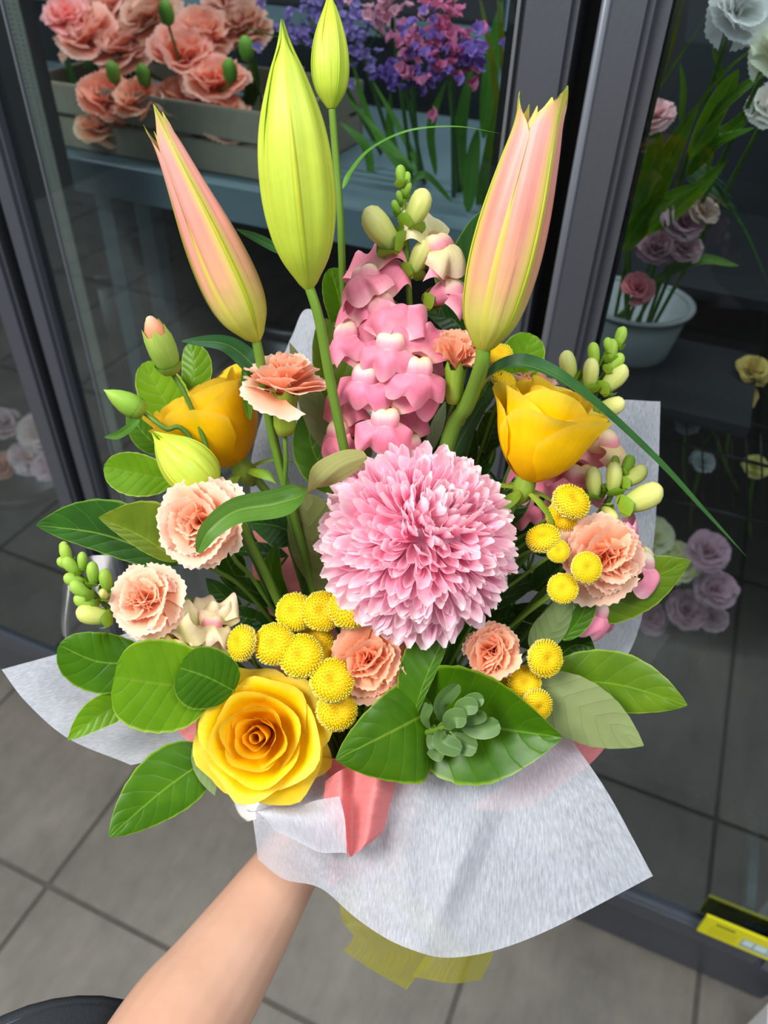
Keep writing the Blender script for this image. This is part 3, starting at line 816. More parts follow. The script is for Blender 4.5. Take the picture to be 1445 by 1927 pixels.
rose('half-open yellow rose seen from the side under the long arching leaf', frame(P(990, 905, .447), D(.26, .90, .34), XC), RL_cup, 1.12,
     [P(960, 960, .455), P(900, 1080, .47)], seed=8)
RL_back = [(.006, .040, 3, 120, .0004, .15, None), (.014, .044, 3, 100, .001, .2, None), (.021, .046, 3, 90, .0018, .22, None),
           (.026, .045, 3, 84, .0026, .26, [285, 60, 170]), (.0275, .041, 2, 70, .003, .3, [325, 235])]
rose('closed yellow rose turned away behind the lily buds at the upper left', frame(P(450, 872, .475), D(-.46, .80, .26), XC), RL_back, 1.18,
     [P(490, 910, .48), P(540, 1000, .49)], seed=3, tint=np.array([1, .93, .8]))

# ---- carnations
carnation('pale peach carnation seen side-on below the tall green lily bud', frame(P(536, 742, .43), D(.06, .93, .42), XC), .0265, 'open', (1, 1, 1),
          [P(538, 860, .445), P(545, 980, .465)], 1)
carnation('large pale peach carnation half covered by the folded strap leaf', frame(P(388, 985, .425), D(-.22, .12, 1), XC), .0275, 'open', (1, 1.02, 1.02),
          [P(440, 1050, .45), P(490, 1110, .47)], 2)
carnation('small peach carnation at the far left above the round leaves', frame(P(287, 1128, .43), D(-.22, .22, 1), XC), .0215, 'open', (1, .98, .95),
          [P(360, 1130, .45), P(430, 1200, .47)], 3)
carnation('peach carnation bloom just opening from its calyx beside the right lily bud', frame(P(857, 696, .43), D(.03, .93, .36), XC), .0215, 'half', (1, .9, .82),
          [P(842, 800, .455), P(830, 900, .47)], 4)
carnation('salmon carnation below the chrysanthemum beside the yellow buttons', frame(P(697, 1240, .435), D(-.1, .05, 1), XC), .0235, 'open', (1, .82, .70),
          [P(700, 1300, .465)], 5)
carnation('round salmon carnation below the chrysanthemum on its right', frame(P(925, 1226, .435), D(.0, .25, 1), XC), .0215, 'ball', (1, .87, .76),
          [P(890, 1290, .46)], 6)
carnation('peach carnation amid yellow buttons at the right edge', frame(P(1124, 1046, .44), D(.30, .10, 1), XC), .0265, 'open', (1, .93, .86),
          [P(1060, 1110, .465)], 7)
carnation('peach carnation mostly hidden behind the half-open yellow rose', frame(P(988, 742, .485), D(.1, .8, .4), XC), .020, 'open', (1, .9, .85),
          [P(975, 840, .49)], 8)
carnation_bud('upright green carnation bud with pale petals showing at its tip', P(324, 702, .425), P(282, 600, .40), .0078,
              [P(352, 750, .43), P(385, 830, .44), P(430, 960, .45)])
carnation_bud('pointed green carnation bud leaning left at the upper left', P(272, 777, .43), P(198, 735, .42), .0068,
              [P(310, 806, .43), P(372, 845, .44)], tipcol=False)

# ---- lilies
lily_bud('tall closed green lily bud, largest, rising at the top centre', P(581, 545, .395), P(530, 34, .345), [7, 34, 50, 58, 63, 64, 63, 59, 52, 40, 27, 12, 1.5], 'lilyg', -PI / 2 + .06,
         [P(600, 600, .40), P(622, 720, .415), P(652, 865, .435), P(668, 930, .455)])
lily_bud('small slim green lily bud on a thin stem at the top edge', P(624, 205, .42), P(621, -26, .405), [6, 22, 28, 30, 29, 26, 21, 14, 6, 1], 'lilyg', -PI / 2 + .5,
         [P(632, 300, .43), P(641, 420, .44), P(645, 530, .455), P(655, 700, .475)], rs=.0021, ribcol=(.8, 1, .6))
lily_bud('pink-flushed lily bud leaning left at the upper left', P(484, 642, .42), P(283, 203, .375), [8, 36, 48, 52, 52, 50, 47, 43, 38, 33, 28, 24, 19, 14], 'lilyp', -PI / 3,
         [P(490, 680, .425), P(520, 850, .45)], open_=.0025, ribcol=(.85, .78, .5))
lily_bud('large pink lily bud with split tips at the upper right', P(907, 662, .405), P(1031, 160, .36), [8, 40, 52, 57, 60, 61, 60, 58, 55, 51, 47, 42, 36, 30], 'lilyp', -PI / 2 + .62,
         [P(905, 690, .41), P(880, 760, .43), P(838, 850, .45)], open_=.004, rs=.0042, ribcol=(1, .93, .9))
lily_bud('short yellow-green lily bud tucked against the large carnation at left', P(402, 925, .43), P(286, 812, .42), [14, 38, 46, 48, 46, 40, 30, 15, 2], 'lilyg', -PI / 2 - .5,
         [P(450, 980, .45)], ribcol=(1, 1, .8))

# ---- yellow buttons
gl = [(455, 1210, .425, 31, (-.75, .25, .75), 'leftmost yellow button flower, left of the open rose'),
      (516, 1212, .425, 36, (-.15, .35, 1), 'yellow button flower directly above the open rose petals'),
      (554, 1152, .432, 33, (-.3, .2, 1), 'yellow button flower at the left of the top row of four'),
      (606, 1150, .428, 34, (0, .3, 1), 'yellow button flower second in the top row of four'),
      (659, 1143, .422, 37, (-.15, .45, .9), 'yellow button flower in front at the right of the top row'),
      (688, 1152, .430, 35, (.35, -.1, 1), 'yellow button flower partly behind its neighbour touching the pink chrysanthemum'),
      (594, 1207, .440, 31, (0, .4, 1), 'yellow button flower half hidden in the middle of the left cluster'),
      (566, 1234, .423, 38, (.0, .45, 1), 'large yellow button flower resting on the open rose rim'),
      (619, 1238, .438, 30, (.2, .2, 1), 'yellow button flower wedged behind others left of the salmon carnation'),
      (625, 1280, .420, 38, (.15, .45, 1), 'large yellow button flower in front of the salmon carnation'),
      (634, 1336, .430, 35, (.2, .35, 1), 'lowest yellow button flower of the left cluster')]
for px, py, d, r, dr_, lb in gl:
    button(lb, px, py, d, r, dr_, [P(px + 40, py + 60, d + .04)], tint=(1, .97 + .05 * rng.random(), .9))
gr_ = [(1075, 944, .43, 33, (.3, .55, .8), 'yellow button flower below the half-open rose', 1.0),
       (1058, 972, .437, 27, (-.3, -.3, .8), 'pale yellow button flower hidden under the one below the rose', 1.0),
       (1022, 1013, .425, 29, (-.3, .75, .6), 'tilted yellow button flower left of the right-hand carnation', 1.0),
       (1050, 1037, .42, 20, (.1, .2, 1), 'small yellow button flower touching the right-hand carnation', .8),
       (1104, 1068, .415, 27, (.15, .1, 1), 'yellow button flower in front of the right-hand carnation', .7),
       (1059, 1107, .42, 26, (-.1, .2, 1), 'yellow button flower below the right-hand carnation', .7),
       (1180, 1075, .435, 17, (.8, .0, .6), 'tiny yellow button flower right of the right-hand carnation', .8),
       (1026, 1239, .425, 32, (.35, .1, 1), 'yellow button flower right of the round salmon carnation', .9),
       (986, 1285, .43, 29, (.0, .2, 1), 'yellow button flower above the pointed front leaf', 1.0),
       (1009, 1328, .425, 29, (.35, -.1, 1), 'lowest yellow button flower at the edge of the front leaf', 1.0),
       (957, 1283, .445, 24, (-.2, .4, 1), 'yellow button flower peeping from under the round salmon carnation', 1.0),
       (940, 668, .455, 22, (-.2, .5, .8), 'yellow button flower beside the stem of the large pink lily bud', 1.0),
       (948, 718, .46, 24, (.4, .6, .5), 'yellow button flower under the base of the long arching leaf', 1.0)]
for px, py, d, r, dr_, lb, sq in gr_:
    button(lb, px, py, d, r, dr_, [P(px - 70, py + 50, d + .025), P(px - 150, py + 120, d + .045)] if py > 900 else [P(px - 20, py + 60, d + .01), P(px - 60, py + 180, d + .03)],
           tint=(1, .98, .85), squash=sq)
# ---- snapdragons
W1 = (1, 1, 1)
snapdragon('tall pink snapdragon spike at the centre of the bouquet',
    [(757, 318, .415), (760, 400, .42), (768, 520, .43), (770, 640, .445), (745, 780, .46), (735, 900, .475)],
    [(716, 575, .425, (-.45, .1, 1), 1.34, 'p', (1, 1, 1), (-.35, 1, .1)),
     (690, 520, .428, (-.6, .35, .75), 1.30, 'p', (1, 1.06, 1.0), (-.3, 1, .2)),
     (850, 545, .43, (.85, .35, .5), 1.28, 'p', (1, 1.1, 1.08), (-.1, 1, .2)),
     (655, 625, .432, (-.8, .1, .6), 1.22, 'p', (1, .98, 1.04), (-.15, 1, .2)),
     (735, 645, .418, (-.15, .0, 1), 1.30, 'p', (1, 1.0, 1.0), (.15, 1, .2)),
     (785, 690, .420, (.35, -.1, 1), 1.34, 'p', (1, .94, .98), (.1, 1, .2)),
     (690, 705, .424, (-.45, -.05, 1), 1.28, 'p', (1, .92, 1.0), (.2, 1, .2)),
     (800, 720, .436, (.75, -.25, .7), 1.25, 'p', (1, .95, 1), (.1, 1, .2)),
     (725, 785, .425, (.0, -.15, 1), 1.30, 'p', (1, .95, .98), (.1, 1, .2)),
     (640, 808, .447, (-.75, -.1, .6), 1.22, 'p', (1, .92, .95), (0, 1, .2)),
     (770, 832, .455, (.5, -.1, .8), 1.1, 'p', (1, .85, .9), (0, 1, .2)),
     (822, 462, .425, (.6, .35, .8), 1.35, 'c', (1, .98, .97), (-.35, 1, .2))],
    [(748, 470, .422, (-.72, .62, .5), 95, 'bud', (1.05, 1.02, .95)), (768, 432, .42, (.45, .85, .3), 78, 'bud', (1.05, 1.04, .9)),
     (772, 520, .428, (.5, .9, .4), 70, 'bud', (1.05, 1, .95)),
     (757, 385, .418, (-.35, .8, .4), 26, 'gbud', (.7, .8, .7)), (760, 372, .418, (.35, .8, .4), 30, 'gbud', (.75, .85, .7)),
     (756, 352, .416, (-.1, 1, .2), 40, 'gbud', (.85, .95, .75)), (764, 352, .416, (.15, 1, .2), 28, 'gbud', (.85, .95, .75)), (752, 405, .42, (-.4, .6, .5), 30, 'gbud', (.7, .85, .65))])
snapdragon('cream and green snapdragon tip rising behind the half-open rose',
    [(1172, 622, .46), (1150, 680, .465), (1120, 740, .475), (1100, 830, .485), (1075, 920, .49)],
    [(1135, 828, .475, (.9, .2, .4), 1.5, 'c', (1, .82, .78), (.2, 1, .3)), (1088, 892, .475, (.3, -.1, .9), 1.5, 'p', (1, .95, 1.0)),
     (1050, 935, .485, (-.1, -.2, .9), 1.3, 'p', (1, .92, .95)), (985, 945, .485, (-.3, .1, .8), 1.1, 'p', (1, .92, .95))],
    [(1078, 720, .47, (-.35, .85, .3), 62, 'bud', (1, 1, .9)), (1108, 735, .465, (.0, .9, .4), 62, 'bud', (1, 1, .9)), (1130, 738, .465, (.7, .7, .3), 66, 'bud', (1.02, 1.02, .9)),
     (1120, 690, .462, (-.2, .9, .3), 46, 'gbud', (1.1, 1.08, .9)), (1140, 700, .462, (.65, .6, .3), 44, 'gbud', (1.1, 1.08, .9)),
     (1148, 682, .46, (.1, 1, .2), 44, 'gbud', (1, 1, .9)), (1160, 655, .46, (.35, 1, .2), 40, 'gbud', (1, 1.02, .9)), (1168, 640, .46, (.25, 1, .1), 26, 'gbud', (1, 1.02, .9)),
     (1115, 775, .468, (.75, .15, .5), 62, 'bud', (1.05, 1.02, .92)), (1150, 668, .46, (-.4, .9, .3), 34, 'gbud', (1, 1.05, .9))])
snapdragon('cream snapdragon with closed buds at the right edge above the carnation',
    [(1180, 862, .455), (1165, 900, .46), (1140, 950, .465), (1110, 1010, .475)],
    [(1205, 1050, .455, (.95, .1, .35), 1.4, 'p', (1, 1.12, 1.1), (-.1, 1, .3)), (1128, 1140, .46, (.6, -.3, .7), 1.3, 'p', (1, 1.05, 1.08))],
    [(1122, 938, .46, (-.25, .9, .3), 62, 'bud', (.95, .97, .85)), (1152, 930, .455, (.02, .95, .3), 62, 'bud', (1, 1.02, .9)),
     (1168, 912, .455, (.85, .5, .2), 56, 'bud', (.95, .98, .8)), (1166, 955, .45, (.9, .35, .3), 84, 'bud', (1.02, 1.0, .85)),
     (1135, 955, .452, (.2, -.6, .8), 50, 'bud', (1, .94, .8)), (1172, 893, .455, (.4, .9, .2), 40, 'gbud', (.7, .85, .5)), (1160, 890, .455, (-.2, .9, .3), 34, 'gbud', (.9, .95, .7))])
snapdragon('green snapdragon spike of tight buds at the far left',
    [(122, 1036, .435), (150, 1080, .437), (180, 1120, .44), (225, 1160, .445), (300, 1180, .455), (380, 1200, .465)],
    [(330, 1208, .435, (-.5, -.5, .8), 1.25, 'c', (1, .97, .9), (.2, 1, .4)), (400, 1172, .437, (.1, .5, 1), .95, 'c', (1, .92, .98), (.1, 1, .1)), (418, 1190, .440, (.5, -.2, 1), .85, 'c', (1, .88, .95), (-.2, 1, .1)),
     (372, 1195, .44, (.2, -.3, 1), 1.0, 'c', (1, 1, .95))],
    [(212, 1162, .432, (-.9, .12, .3), 66, 'bud', (1, 1, .78)), (300, 1186, .447, (-.3, -.6, .4), 60, 'bud', (1.02, 1.02, .98)), (345, 1192, .447, (-.2, -.5, .4), 56, 'bud', (1.02, 1.02, 1)),
     (205, 1115, .43, (-.1, .9, .4), 48, 'gbud', (.8, .85, .7)), (200, 1125, .425, (.0, .5, .9), 30, 'bud', (1, 1, .8)),
     (185, 1138, .432, (-.85, .25, .4), 46, 'gbud', (1, 1, 1)), (172, 1122, .43, (-.7, .5, .4), 46, 'gbud', (.95, 1, .95)),
     (162, 1098, .432, (-.85, .3, .4), 42, 'gbud', (1, 1, 1)), (178, 1100, .43, (.0, .9, .4), 46, 'gbud', (.92, .97, .9)),
     (150, 1080, .432, (-.6, .7, .4), 42, 'gbud', (.97, 1, .95)), (156, 1074, .432, (.1, .9, .4), 38, 'gbud', (.95, 1, .9)),
     (142, 1068, .433, (-.85, .4, .3), 36, 'gbud', (1, 1, .95)), (132, 1060, .434, (-.35, .9, .2), 38, 'gbud', (1.05, 1.02, .9)), (125, 1048, .435, (-.3, 1, .1), 30, 'gbud', (1.1, 1.05, .9))], rstem=.0018)
# ================================================================== foliage
def L(mid, wl, wr, **k):
    k.setdefault('a', .62); k['b'] = max(k.get('b', .9) , .0)
    return dict(mid=mid, wl=wl, wr=wr, **k)
C1 = (1, 1, 1)
G1 = 'broad-leaved foliage sprigs'
sprig('leaf_sprig', 'bright lime leaves standing behind the two carnation buds at the upper left', 'foliage', [(350, 790, .475), (400, 870, .485), (470, 1000, .495)],
      [(L([(350, 812, .475), (308, 752, .47), (272, 682, .465)], 40, 52, b=.5, sd=1), 'leafy', C1), (L([(345, 770, .478), (366, 700, .475), (358, 645, .475)], 26, 32, b=.5, fold=-10, sd=2), 'leafy', (.75, .85, .7)),
       (L([(310, 850, .475), (270, 815, .472), (238, 768, .47)], 26, 26, sd=3), 'leaf', (.9, 1, .9))], G1)
sprig('leaf_sprig', 'three pointed leaves fanning out to the left below the yellow-green lily bud', 'foliage', [(325, 1035, .455), (400, 1070, .47), (480, 1130, .485)],
      [(L([(330, 905, .465), (260, 892, .46), (196, 878, .455)], 44, 40, b=.5, sd=.3), 'leafy', (.95, 1, 1)),
       (L([(335, 1062, .452), (200, 1008, .447), (68, 988, .44)], 34, 72, fold=8, b=.85, sd=.6), 'leafd', (.95, 1.05, 1)),
       (L([(335, 1055, .44), (262, 1008, .436), (185, 974, .43)], 22, 80, fold=14, b=.95, a=.6, sd=.1), 'leafo', (.95, .95, .9))], G1)
sprig('leaf_sprig', 'rounded green leaves spreading over the left corner of white paper', 'foliage', [(400, 1285, .445), (450, 1320, .46), (500, 1400, .48)],
      [(L([(290, 1245, .452), (190, 1246, .447), (111, 1214, .44)], 62, 58, b=.55, wave=.06, curl=-.25, sd=.2), 'leaf', (.78, .95, .8)),
       (L([(400, 1295, .432), (310, 1288, .425), (215, 1274, .42)], 92, 86, b=.30, a=.40, fold=4, sd=.7), 'leafy', (.78, .86, .62)),
       (L([(440, 1300, .43), (392, 1275, .424), (338, 1256, .42)], 66, 58, b=.32, a=.4, fold=4, sd=.4), 'leaf', (.7, .85, .75)),
       (L([(260, 1318, .455), (190, 1345, .45), (127, 1393, .443)], 26, 36, sd=.4), 'leafy', (.85, .92, .7))], G1)
sprig('leaf_sprig', 'long pointed leaf reaching to the lower left below the open rose', 'foliage', [(402, 1425, .452), (460, 1460, .47)],
      [(L([(405, 1418, .45), (310, 1485, .44), (205, 1575, .43)], 56, 70, fold=10, wave=.05, curl=-.2, b=.85, sd=.3), 'leaf', (.9, 1.02, .8)),
       (L([(402, 1360, .446), (388, 1430, .442), (404, 1497, .438)], 22, 30, flip=True, fold=-8, sd=.8), 'leaf', (1, 1.05, .9))], G1)
sprig('leaf_sprig', 'large glossy folded leaf hanging over the paper beside the open rose', 'foliage', [(790, 1320, .44), (770, 1400, .465)],
      [(L([(815, 1335, .432), (745, 1372, .415), (632, 1429, .402)], 118, 72, b=.85, a=.5, fold=8, wave=.06, curl=-.25, sd=.3), 'leaf', (.85, .95, .75)),
       (L([(772, 1370, .425), (796, 1290, .424), (833, 1205, .43)], 58, 14, a=.8, b=.28, fold=4, sd=.6), 'leaf', (.85, .95, .6))], G1)
sprig('leaf_sprig', 'broad glossy pointed leaf at the front right over the white paper', 'foliage', [(790, 1345, .45), (750, 1420, .47)],
      [(L([(780, 1345, .445), (920, 1368, .425), (1058, 1388, .405)], 122, 108, b=.92, a=.5, fold=16, wave=.05, curl=.1, sd=.5), 'leaf', (.7, .85, .6))], G1)
sprig('leaf_sprig', 'leaf pointing right beneath the right-hand carnation', 'foliage', [(1105, 1150, .46), (1040, 1200, .475)],
      [(L([(1095, 1160, .458), (1200, 1102, .452), (1300, 1054, .446)], 58, 52, b=.95, wave=.05, curl=-.2, sd=.5), 'leafo', (.72, .85, .5)),
       (L([(1060, 1205, .45), (1098, 1150, .447), (1106, 1092, .445)], 20, 22, sd=.5), 'leaf', (.9, 1, .8)),
       (L([(1000, 1225, .452), (1045, 1180, .447), (1078, 1105, .443)], 36, 26, flip=True, fold=-10, sd=.2), 'leaf', (.95, 1, .8))], G1)
sprig('leaf_sprig', 'pair of leaves, one showing its grey-green underside, at the lower right', 'foliage', [(1020, 1275, .455), (960, 1330, .47)],
      [(L([(1020, 1280, .45), (1160, 1288, .446), (1293, 1327, .44)], 64, 56, b=.85, wave=.05, curl=-.25, sd=.5), 'leafo', (.72, .95, .5)),
       (L([(1000, 1280, .44), (1110, 1340, .432), (1211, 1403, .425)], 52, 66, flip=True, b=.9, fold=-6, sd=.2), 'leafo', (.9, 1.0, .85)),
       (L([(1030, 1255, .475), (1080, 1215, .472), (1120, 1222, .47)], 34, 30, sd=.2), 'leafd', (1, 1, .8))], G1)
sprig('leaf_sprig', 'lime leaf standing behind the arching leaf beside the right lily bud', 'foliage', [(945, 770, .48), (925, 860, .488), (880, 1000, .495)],
      [(L([(938, 760, .48), (975, 690, .475), (1003, 630, .472)], 44, 40, b=.42, sd=.5), 'leafy', (.9, 1, .75)),
       (L([(850, 800, .475), (895, 735, .472), (915, 680, .47)], 16, 16, sd=.5), 'leafy', (.85, .95, .8))], G1)
sprig('leaf_sprig', 'green and olive leaves filling behind the pink snapdragon on its left', 'foliage', [(655, 760, .48), (670, 900, .49), (690, 1000, .5)],
      [(L([(655, 650, .474), (640, 570, .468), (622, 505, .46)], 30, 46, b=.5, sd=.5), 'leaf', (1.0, 1.05, .9)), (L([(670, 800, .478), (628, 710, .474), (610, 600, .47)], 34, 40, b=.5, sd=.1), 'leafo', (.8, .95, .6)),
       (L([(655, 860, .482), (605, 780, .48), (545, 645, .478)], 36, 30, flip=True, sd=.4), 'leafo', (.75, .7, .6)), (L([(665, 900, .48), (660, 820, .478), (640, 740, .476)], 46, 40, flip=True, sd=.9), 'leafo', (.8, .88, .7)),
       (L([(640, 930, .484), (590, 850, .483), (575, 760, .48)], 40, 40, sd=.7), 'leaf', (.7, .8, .7))], G1)
sprig('leaf_sprig', 'tall dark leaves between the pink snapdragon and the right lily bud', 'foliage', [(830, 760, .485), (810, 900, .492), (780, 1000, .5)],
      [(L([(845, 680, .478), (880, 530, .472), (922, 392, .465)], 48, 36, b=.6, sd=.5), 'leafd', (.6, .8, .75)), (L([(850, 590, .474), (832, 530, .472), (816, 486, .47)], 14, 18, sd=.5), 'leaf', (1.3, 1.3, 1.5)),
       (L([(770, 880, .482), (815, 790, .477), (838, 690, .474)], 40, 36, sd=.1), 'leafd', (.55, .7, .5)), (L([(800, 860, .474), (822, 800, .472), (838, 755, .47)], 12, 14, flip=True, sd=.1), 'leaf', (1.4, 1.5, 1.8)),
       (L([(880, 640, .476), (850, 600, .474), (790, 575, .472)], 30, 36, sd=.7), 'leafd', (.7, .85, .8))], G1)
sprig('leaf_sprig', 'dark olive leaf showing its underside at the left of the chrysanthemum', 'foliage', [(640, 1120, .482), (660, 1240, .495)],
      [(L([(632, 1130, .474), (590, 1030, .468), (572, 930, .462)], 44, 62, flip=True, b=.5, fold=-6, serr=0, sd=.5), 'leafo', (.55, .58, .38)),
       (L([(565, 1010, .484), (520, 990, .482), (470, 985, .48)], 40, 34, sd=.4), 'leafd', (.9, 1.15, 1.5)), (L([(540, 1160, .484), (510, 1090, .48), (520, 1020, .478)], 22, 26, serr=0, sd=.5), 'leaf', (.7, .8, .7))], G1)
# dark inner foliage filling the gaps
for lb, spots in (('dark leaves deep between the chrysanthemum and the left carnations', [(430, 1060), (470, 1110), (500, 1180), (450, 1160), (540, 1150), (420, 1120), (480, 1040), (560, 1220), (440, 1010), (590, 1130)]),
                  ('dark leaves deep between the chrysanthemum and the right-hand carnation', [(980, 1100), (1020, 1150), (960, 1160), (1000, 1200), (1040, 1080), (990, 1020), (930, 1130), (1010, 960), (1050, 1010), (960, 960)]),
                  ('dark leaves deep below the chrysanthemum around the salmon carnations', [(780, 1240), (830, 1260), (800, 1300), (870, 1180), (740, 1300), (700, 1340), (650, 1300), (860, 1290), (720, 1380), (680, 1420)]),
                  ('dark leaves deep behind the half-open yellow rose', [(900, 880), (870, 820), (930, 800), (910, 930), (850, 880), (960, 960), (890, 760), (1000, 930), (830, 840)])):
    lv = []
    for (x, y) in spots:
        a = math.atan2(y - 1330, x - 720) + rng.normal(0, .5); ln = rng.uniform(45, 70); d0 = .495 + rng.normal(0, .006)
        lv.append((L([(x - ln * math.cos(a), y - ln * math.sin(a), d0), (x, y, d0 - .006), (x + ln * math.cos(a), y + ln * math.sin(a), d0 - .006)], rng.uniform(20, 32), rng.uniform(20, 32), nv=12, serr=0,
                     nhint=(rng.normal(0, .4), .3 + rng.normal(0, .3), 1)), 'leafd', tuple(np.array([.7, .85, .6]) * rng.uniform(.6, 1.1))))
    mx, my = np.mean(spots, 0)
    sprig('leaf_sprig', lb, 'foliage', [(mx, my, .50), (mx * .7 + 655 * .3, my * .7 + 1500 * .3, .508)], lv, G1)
# ---- lily strap leaves
def strap(label, mid, w, mat, tint=C1, **k):
    o = wthing('lily_leaf', label, 'leaf', leafg(mid, w[0], w[1], serr=0, nv=40, **k), MAT[mat], 'long lily leaves', tint); return o
strap('very long narrow leaf arching right over the half-open rose', [(872, 800, .447), (905, 735, .432), (940, 696, .422), (1000, 690, .416), (1090, 740, .42), (1230, 865, .44), (1330, 970, .455), (1404, 1047, .465)], (34, 36), 'strapd',
      (1.15, 1.15, .95), a=.45, b=.95, fold=16, nhint=(.2, .75, .6))
strap('slender arching leaf springing from the thin lily stem at the top', [(645, 355, .433), (662, 322, .43), (700, 280, .425), (770, 247, .42), (860, 239, .42), (940, 251, .425)], (11, 11), 'strap', (1.1, 1.25, .9), a=.5, b=.9, fold=10, nhint=(.1, .8, .6))
strap('twisted strap leaf with brown underside between the carnation and chrysanthemum', [(690, 858, .412), (640, 878, .406), (585, 925, .402), (520, 948, .397), (445, 962, .392), (395, 998, .39), (372, 1040, .392)], (36, 30), 'strap', (1, .98, .85),
      a=.3, b=.5, fold=26, nhint=(.1, .35, 1), twist=(-165, 5), twc=(.15, .5))
strap('dark strap leaf bending left from the stem of the left lily bud', [(500, 730, .447), (478, 690, .44), (425, 648, .435), (342, 642, .43)], (24, 22), 'strapd', (.9, 1, .9), a=.5, b=.7, fold=8, nhint=(.1, .5, 1))
strap('short leaf tip showing between the two tall lily buds', [(540, 480, .43), (490, 452, .428), (444, 431, .425)], (9, 10), 'strapd', (1.2, 1.4, 1.1), a=.5, b=.8)
strap('tiny leaf tip pointing left below the leaning carnation bud', [(262, 790, .455), (225, 817, .45), (196, 823, .446)], (9, 8), 'strap', (1, 1.1, .9), a=.5, b=.8)
strap('upright leaf tip beside the side-on carnation', [(470, 790, .447), (462, 720, .445), (462, 668, .444)], (9, 9), 'leaf', (1.2, 1.25, 1.1), a=.5, b=.8)
strap('narrow dark strap leaf standing beside the thick lily stem', [(800, 980, .482), (860, 840, .468), (945, 700, .455)], (16, 18), 'strapd', (.8, .9, .7), a=.5, b=.8)

# ---- fleshy grey-green sprig at the front
sl = []
for mid, w in (([(838, 1362, .418), (828, 1325, .412), (862, 1287, .406)], 17), ([(858, 1348, .41), (880, 1322, .405), (910, 1314, .402)], 15), ([(838, 1372, .408), (852, 1352, .402), (878, 1352, .400)], 19),
               ([(858, 1356, .407), (872, 1330, .402), (900, 1330, .399)], 17), ([(862, 1362, .412), (900, 1352, .406), (912, 1340, .403)], 11), ([(868, 1370, .414), (905, 1372, .409), (940, 1362, .405)], 20),
               ([(832, 1372, .417), (830, 1395, .412), (868, 1412, .408)], 19), ([(850, 1380, .418), (870, 1398, .414), (898, 1408, .410)], 20), ([(808, 1372, .422), (800, 1350, .418), (812, 1326, .414)], 10),
               ([(806, 1378, .424), (812, 1396, .42), (818, 1408, .418)], 11), ([(790, 1380, .43), (780, 1355, .428), (806, 1325, .424)], 13), ([(800, 1390, .428), (820, 1410, .424), (838, 1415, .42)], 20),
               ([(775, 1380, .435), (768, 1370, .432), (770, 1355, .43)], 9)):
    sl.append((L(mid, w, w, a=.6, b=.28, serr=0, nv=14, fold=14, nhint=(rng.normal(0, .25), .2, 1)), 'succ', tuple(np.array([.62, .68, .55]) * rng.uniform(.85, 1.2))))
sprig('fleshy_sprig', 'grey-green sprig of small fleshy leaves cupped in the front right leaf', 'foliage', [(862, 1358, .41), (820, 1374, .42), (770, 1392, .44)], sl, r=.0020)

# ================================================================== wrapping
def sheet(ctrl, nu, nv, ripple=0., rf=(3, 2), sd=0., uvs=1.0, creases=()):
    """ctrl: rows of (px,py,d); smooth sheet through them"""
    rows = [spline([P(*q) for q in r], nu) for r in ctrl]
    A = np.array(rows); G = np.stack([spline(A[:, i], nv) for i in range(nu)], 1)      # nv, nu, 3
    du = np.gradient(G, axis=1); dv = np.gradient(G, axis=0); N = np.cross(du, dv); N /= np.linalg.norm(N, axis=2, keepdims=True) + 1e-12
    u, v = np.meshgrid(np.linspace(0, 1, nu), np.linspace(0, 1, nv))
    if ripple:
        G = G + N * (ripple * (np.sin(rf[0] * 2 * PI * u + 2 * v + sd) + .6 * np.sin(rf[1] * 2 * PI * v + 5 * u + sd * 2) * u))[..., None]
    for (a, b, hgt, wid) in creases:          # sharp folds running from point a to point b of the sheet (u,v)
        a, b = np.array(a), np.array(b); ab = b - a; q_ = np.stack([u, v], -1) - a
        tt = np.clip((q_ @ ab) / (ab @ ab), 0, 1); dist = np.linalg.norm(q_ - tt[..., None] * ab, axis=2)
        G = G + N * (hgt * np.clip(1 - dist / wid, 0, 1) ** 1.5 * np.sin(PI * np.clip(tt * .9 + .1, 0, 1)))[..., None]
    w = np.linalg.norm(G[nv // 2, -1] - G[nv // 2, 0]); h = np.linalg.norm(G[-1, nu // 2] - G[0, nu // 2])
    return G.reshape(-1, 3), gfaces(nu, nv), np.stack([u * w / .25 * uvs, v * h / .25 * uvs], -1).reshape(-1, 2)
GW = 'white fibre paper sheets of the wrapping'
wthing('wrapping_paper', 'white fibre paper sheet flaring out at the front of the bouquet', 'wrapping paper', sheet([
    [(455, 1500, .478), (500, 1480, .472), (570, 1465, .466), (660, 1440, .46), (760, 1405, .46), (860, 1380, .46), (950, 1350, .458), (1035, 1332, .452)],
    [(470, 1530, .462), (520, 1520, .450), (590, 1520, .444), (680, 1515, .440), (770, 1500, .444), (880, 1480, .446), (990, 1450, .446), (1085, 1405, .445)],
    [(478, 1570, .458), (520, 1580, .452), (595, 1600, .436), (685, 1625, .440), (775, 1640, .432), (870, 1640, .430), (1000, 1590, .438), (1148, 1500, .440)],
    [(484, 1618, .464), (535, 1652, .455), (602, 1672, .438), (675, 1732, .436), (765, 1783, .420), (865, 1803, .424), (1000, 1765, .432), (1228, 1648, .436)]],
    110, 70, .0009, (2.5, 1.5), .4, creases=[((.62, .95), (.78, .35), -.006, .09), ((.58, .5), (.63, .98), .006, .07), ((.2, .3), (.36, .8), -.006, .07), ((.42, .2), (.5, .7), .004, .06), ((.86, .3), (.7, .9), .004, .12)]), MAT['tissue'], GW)
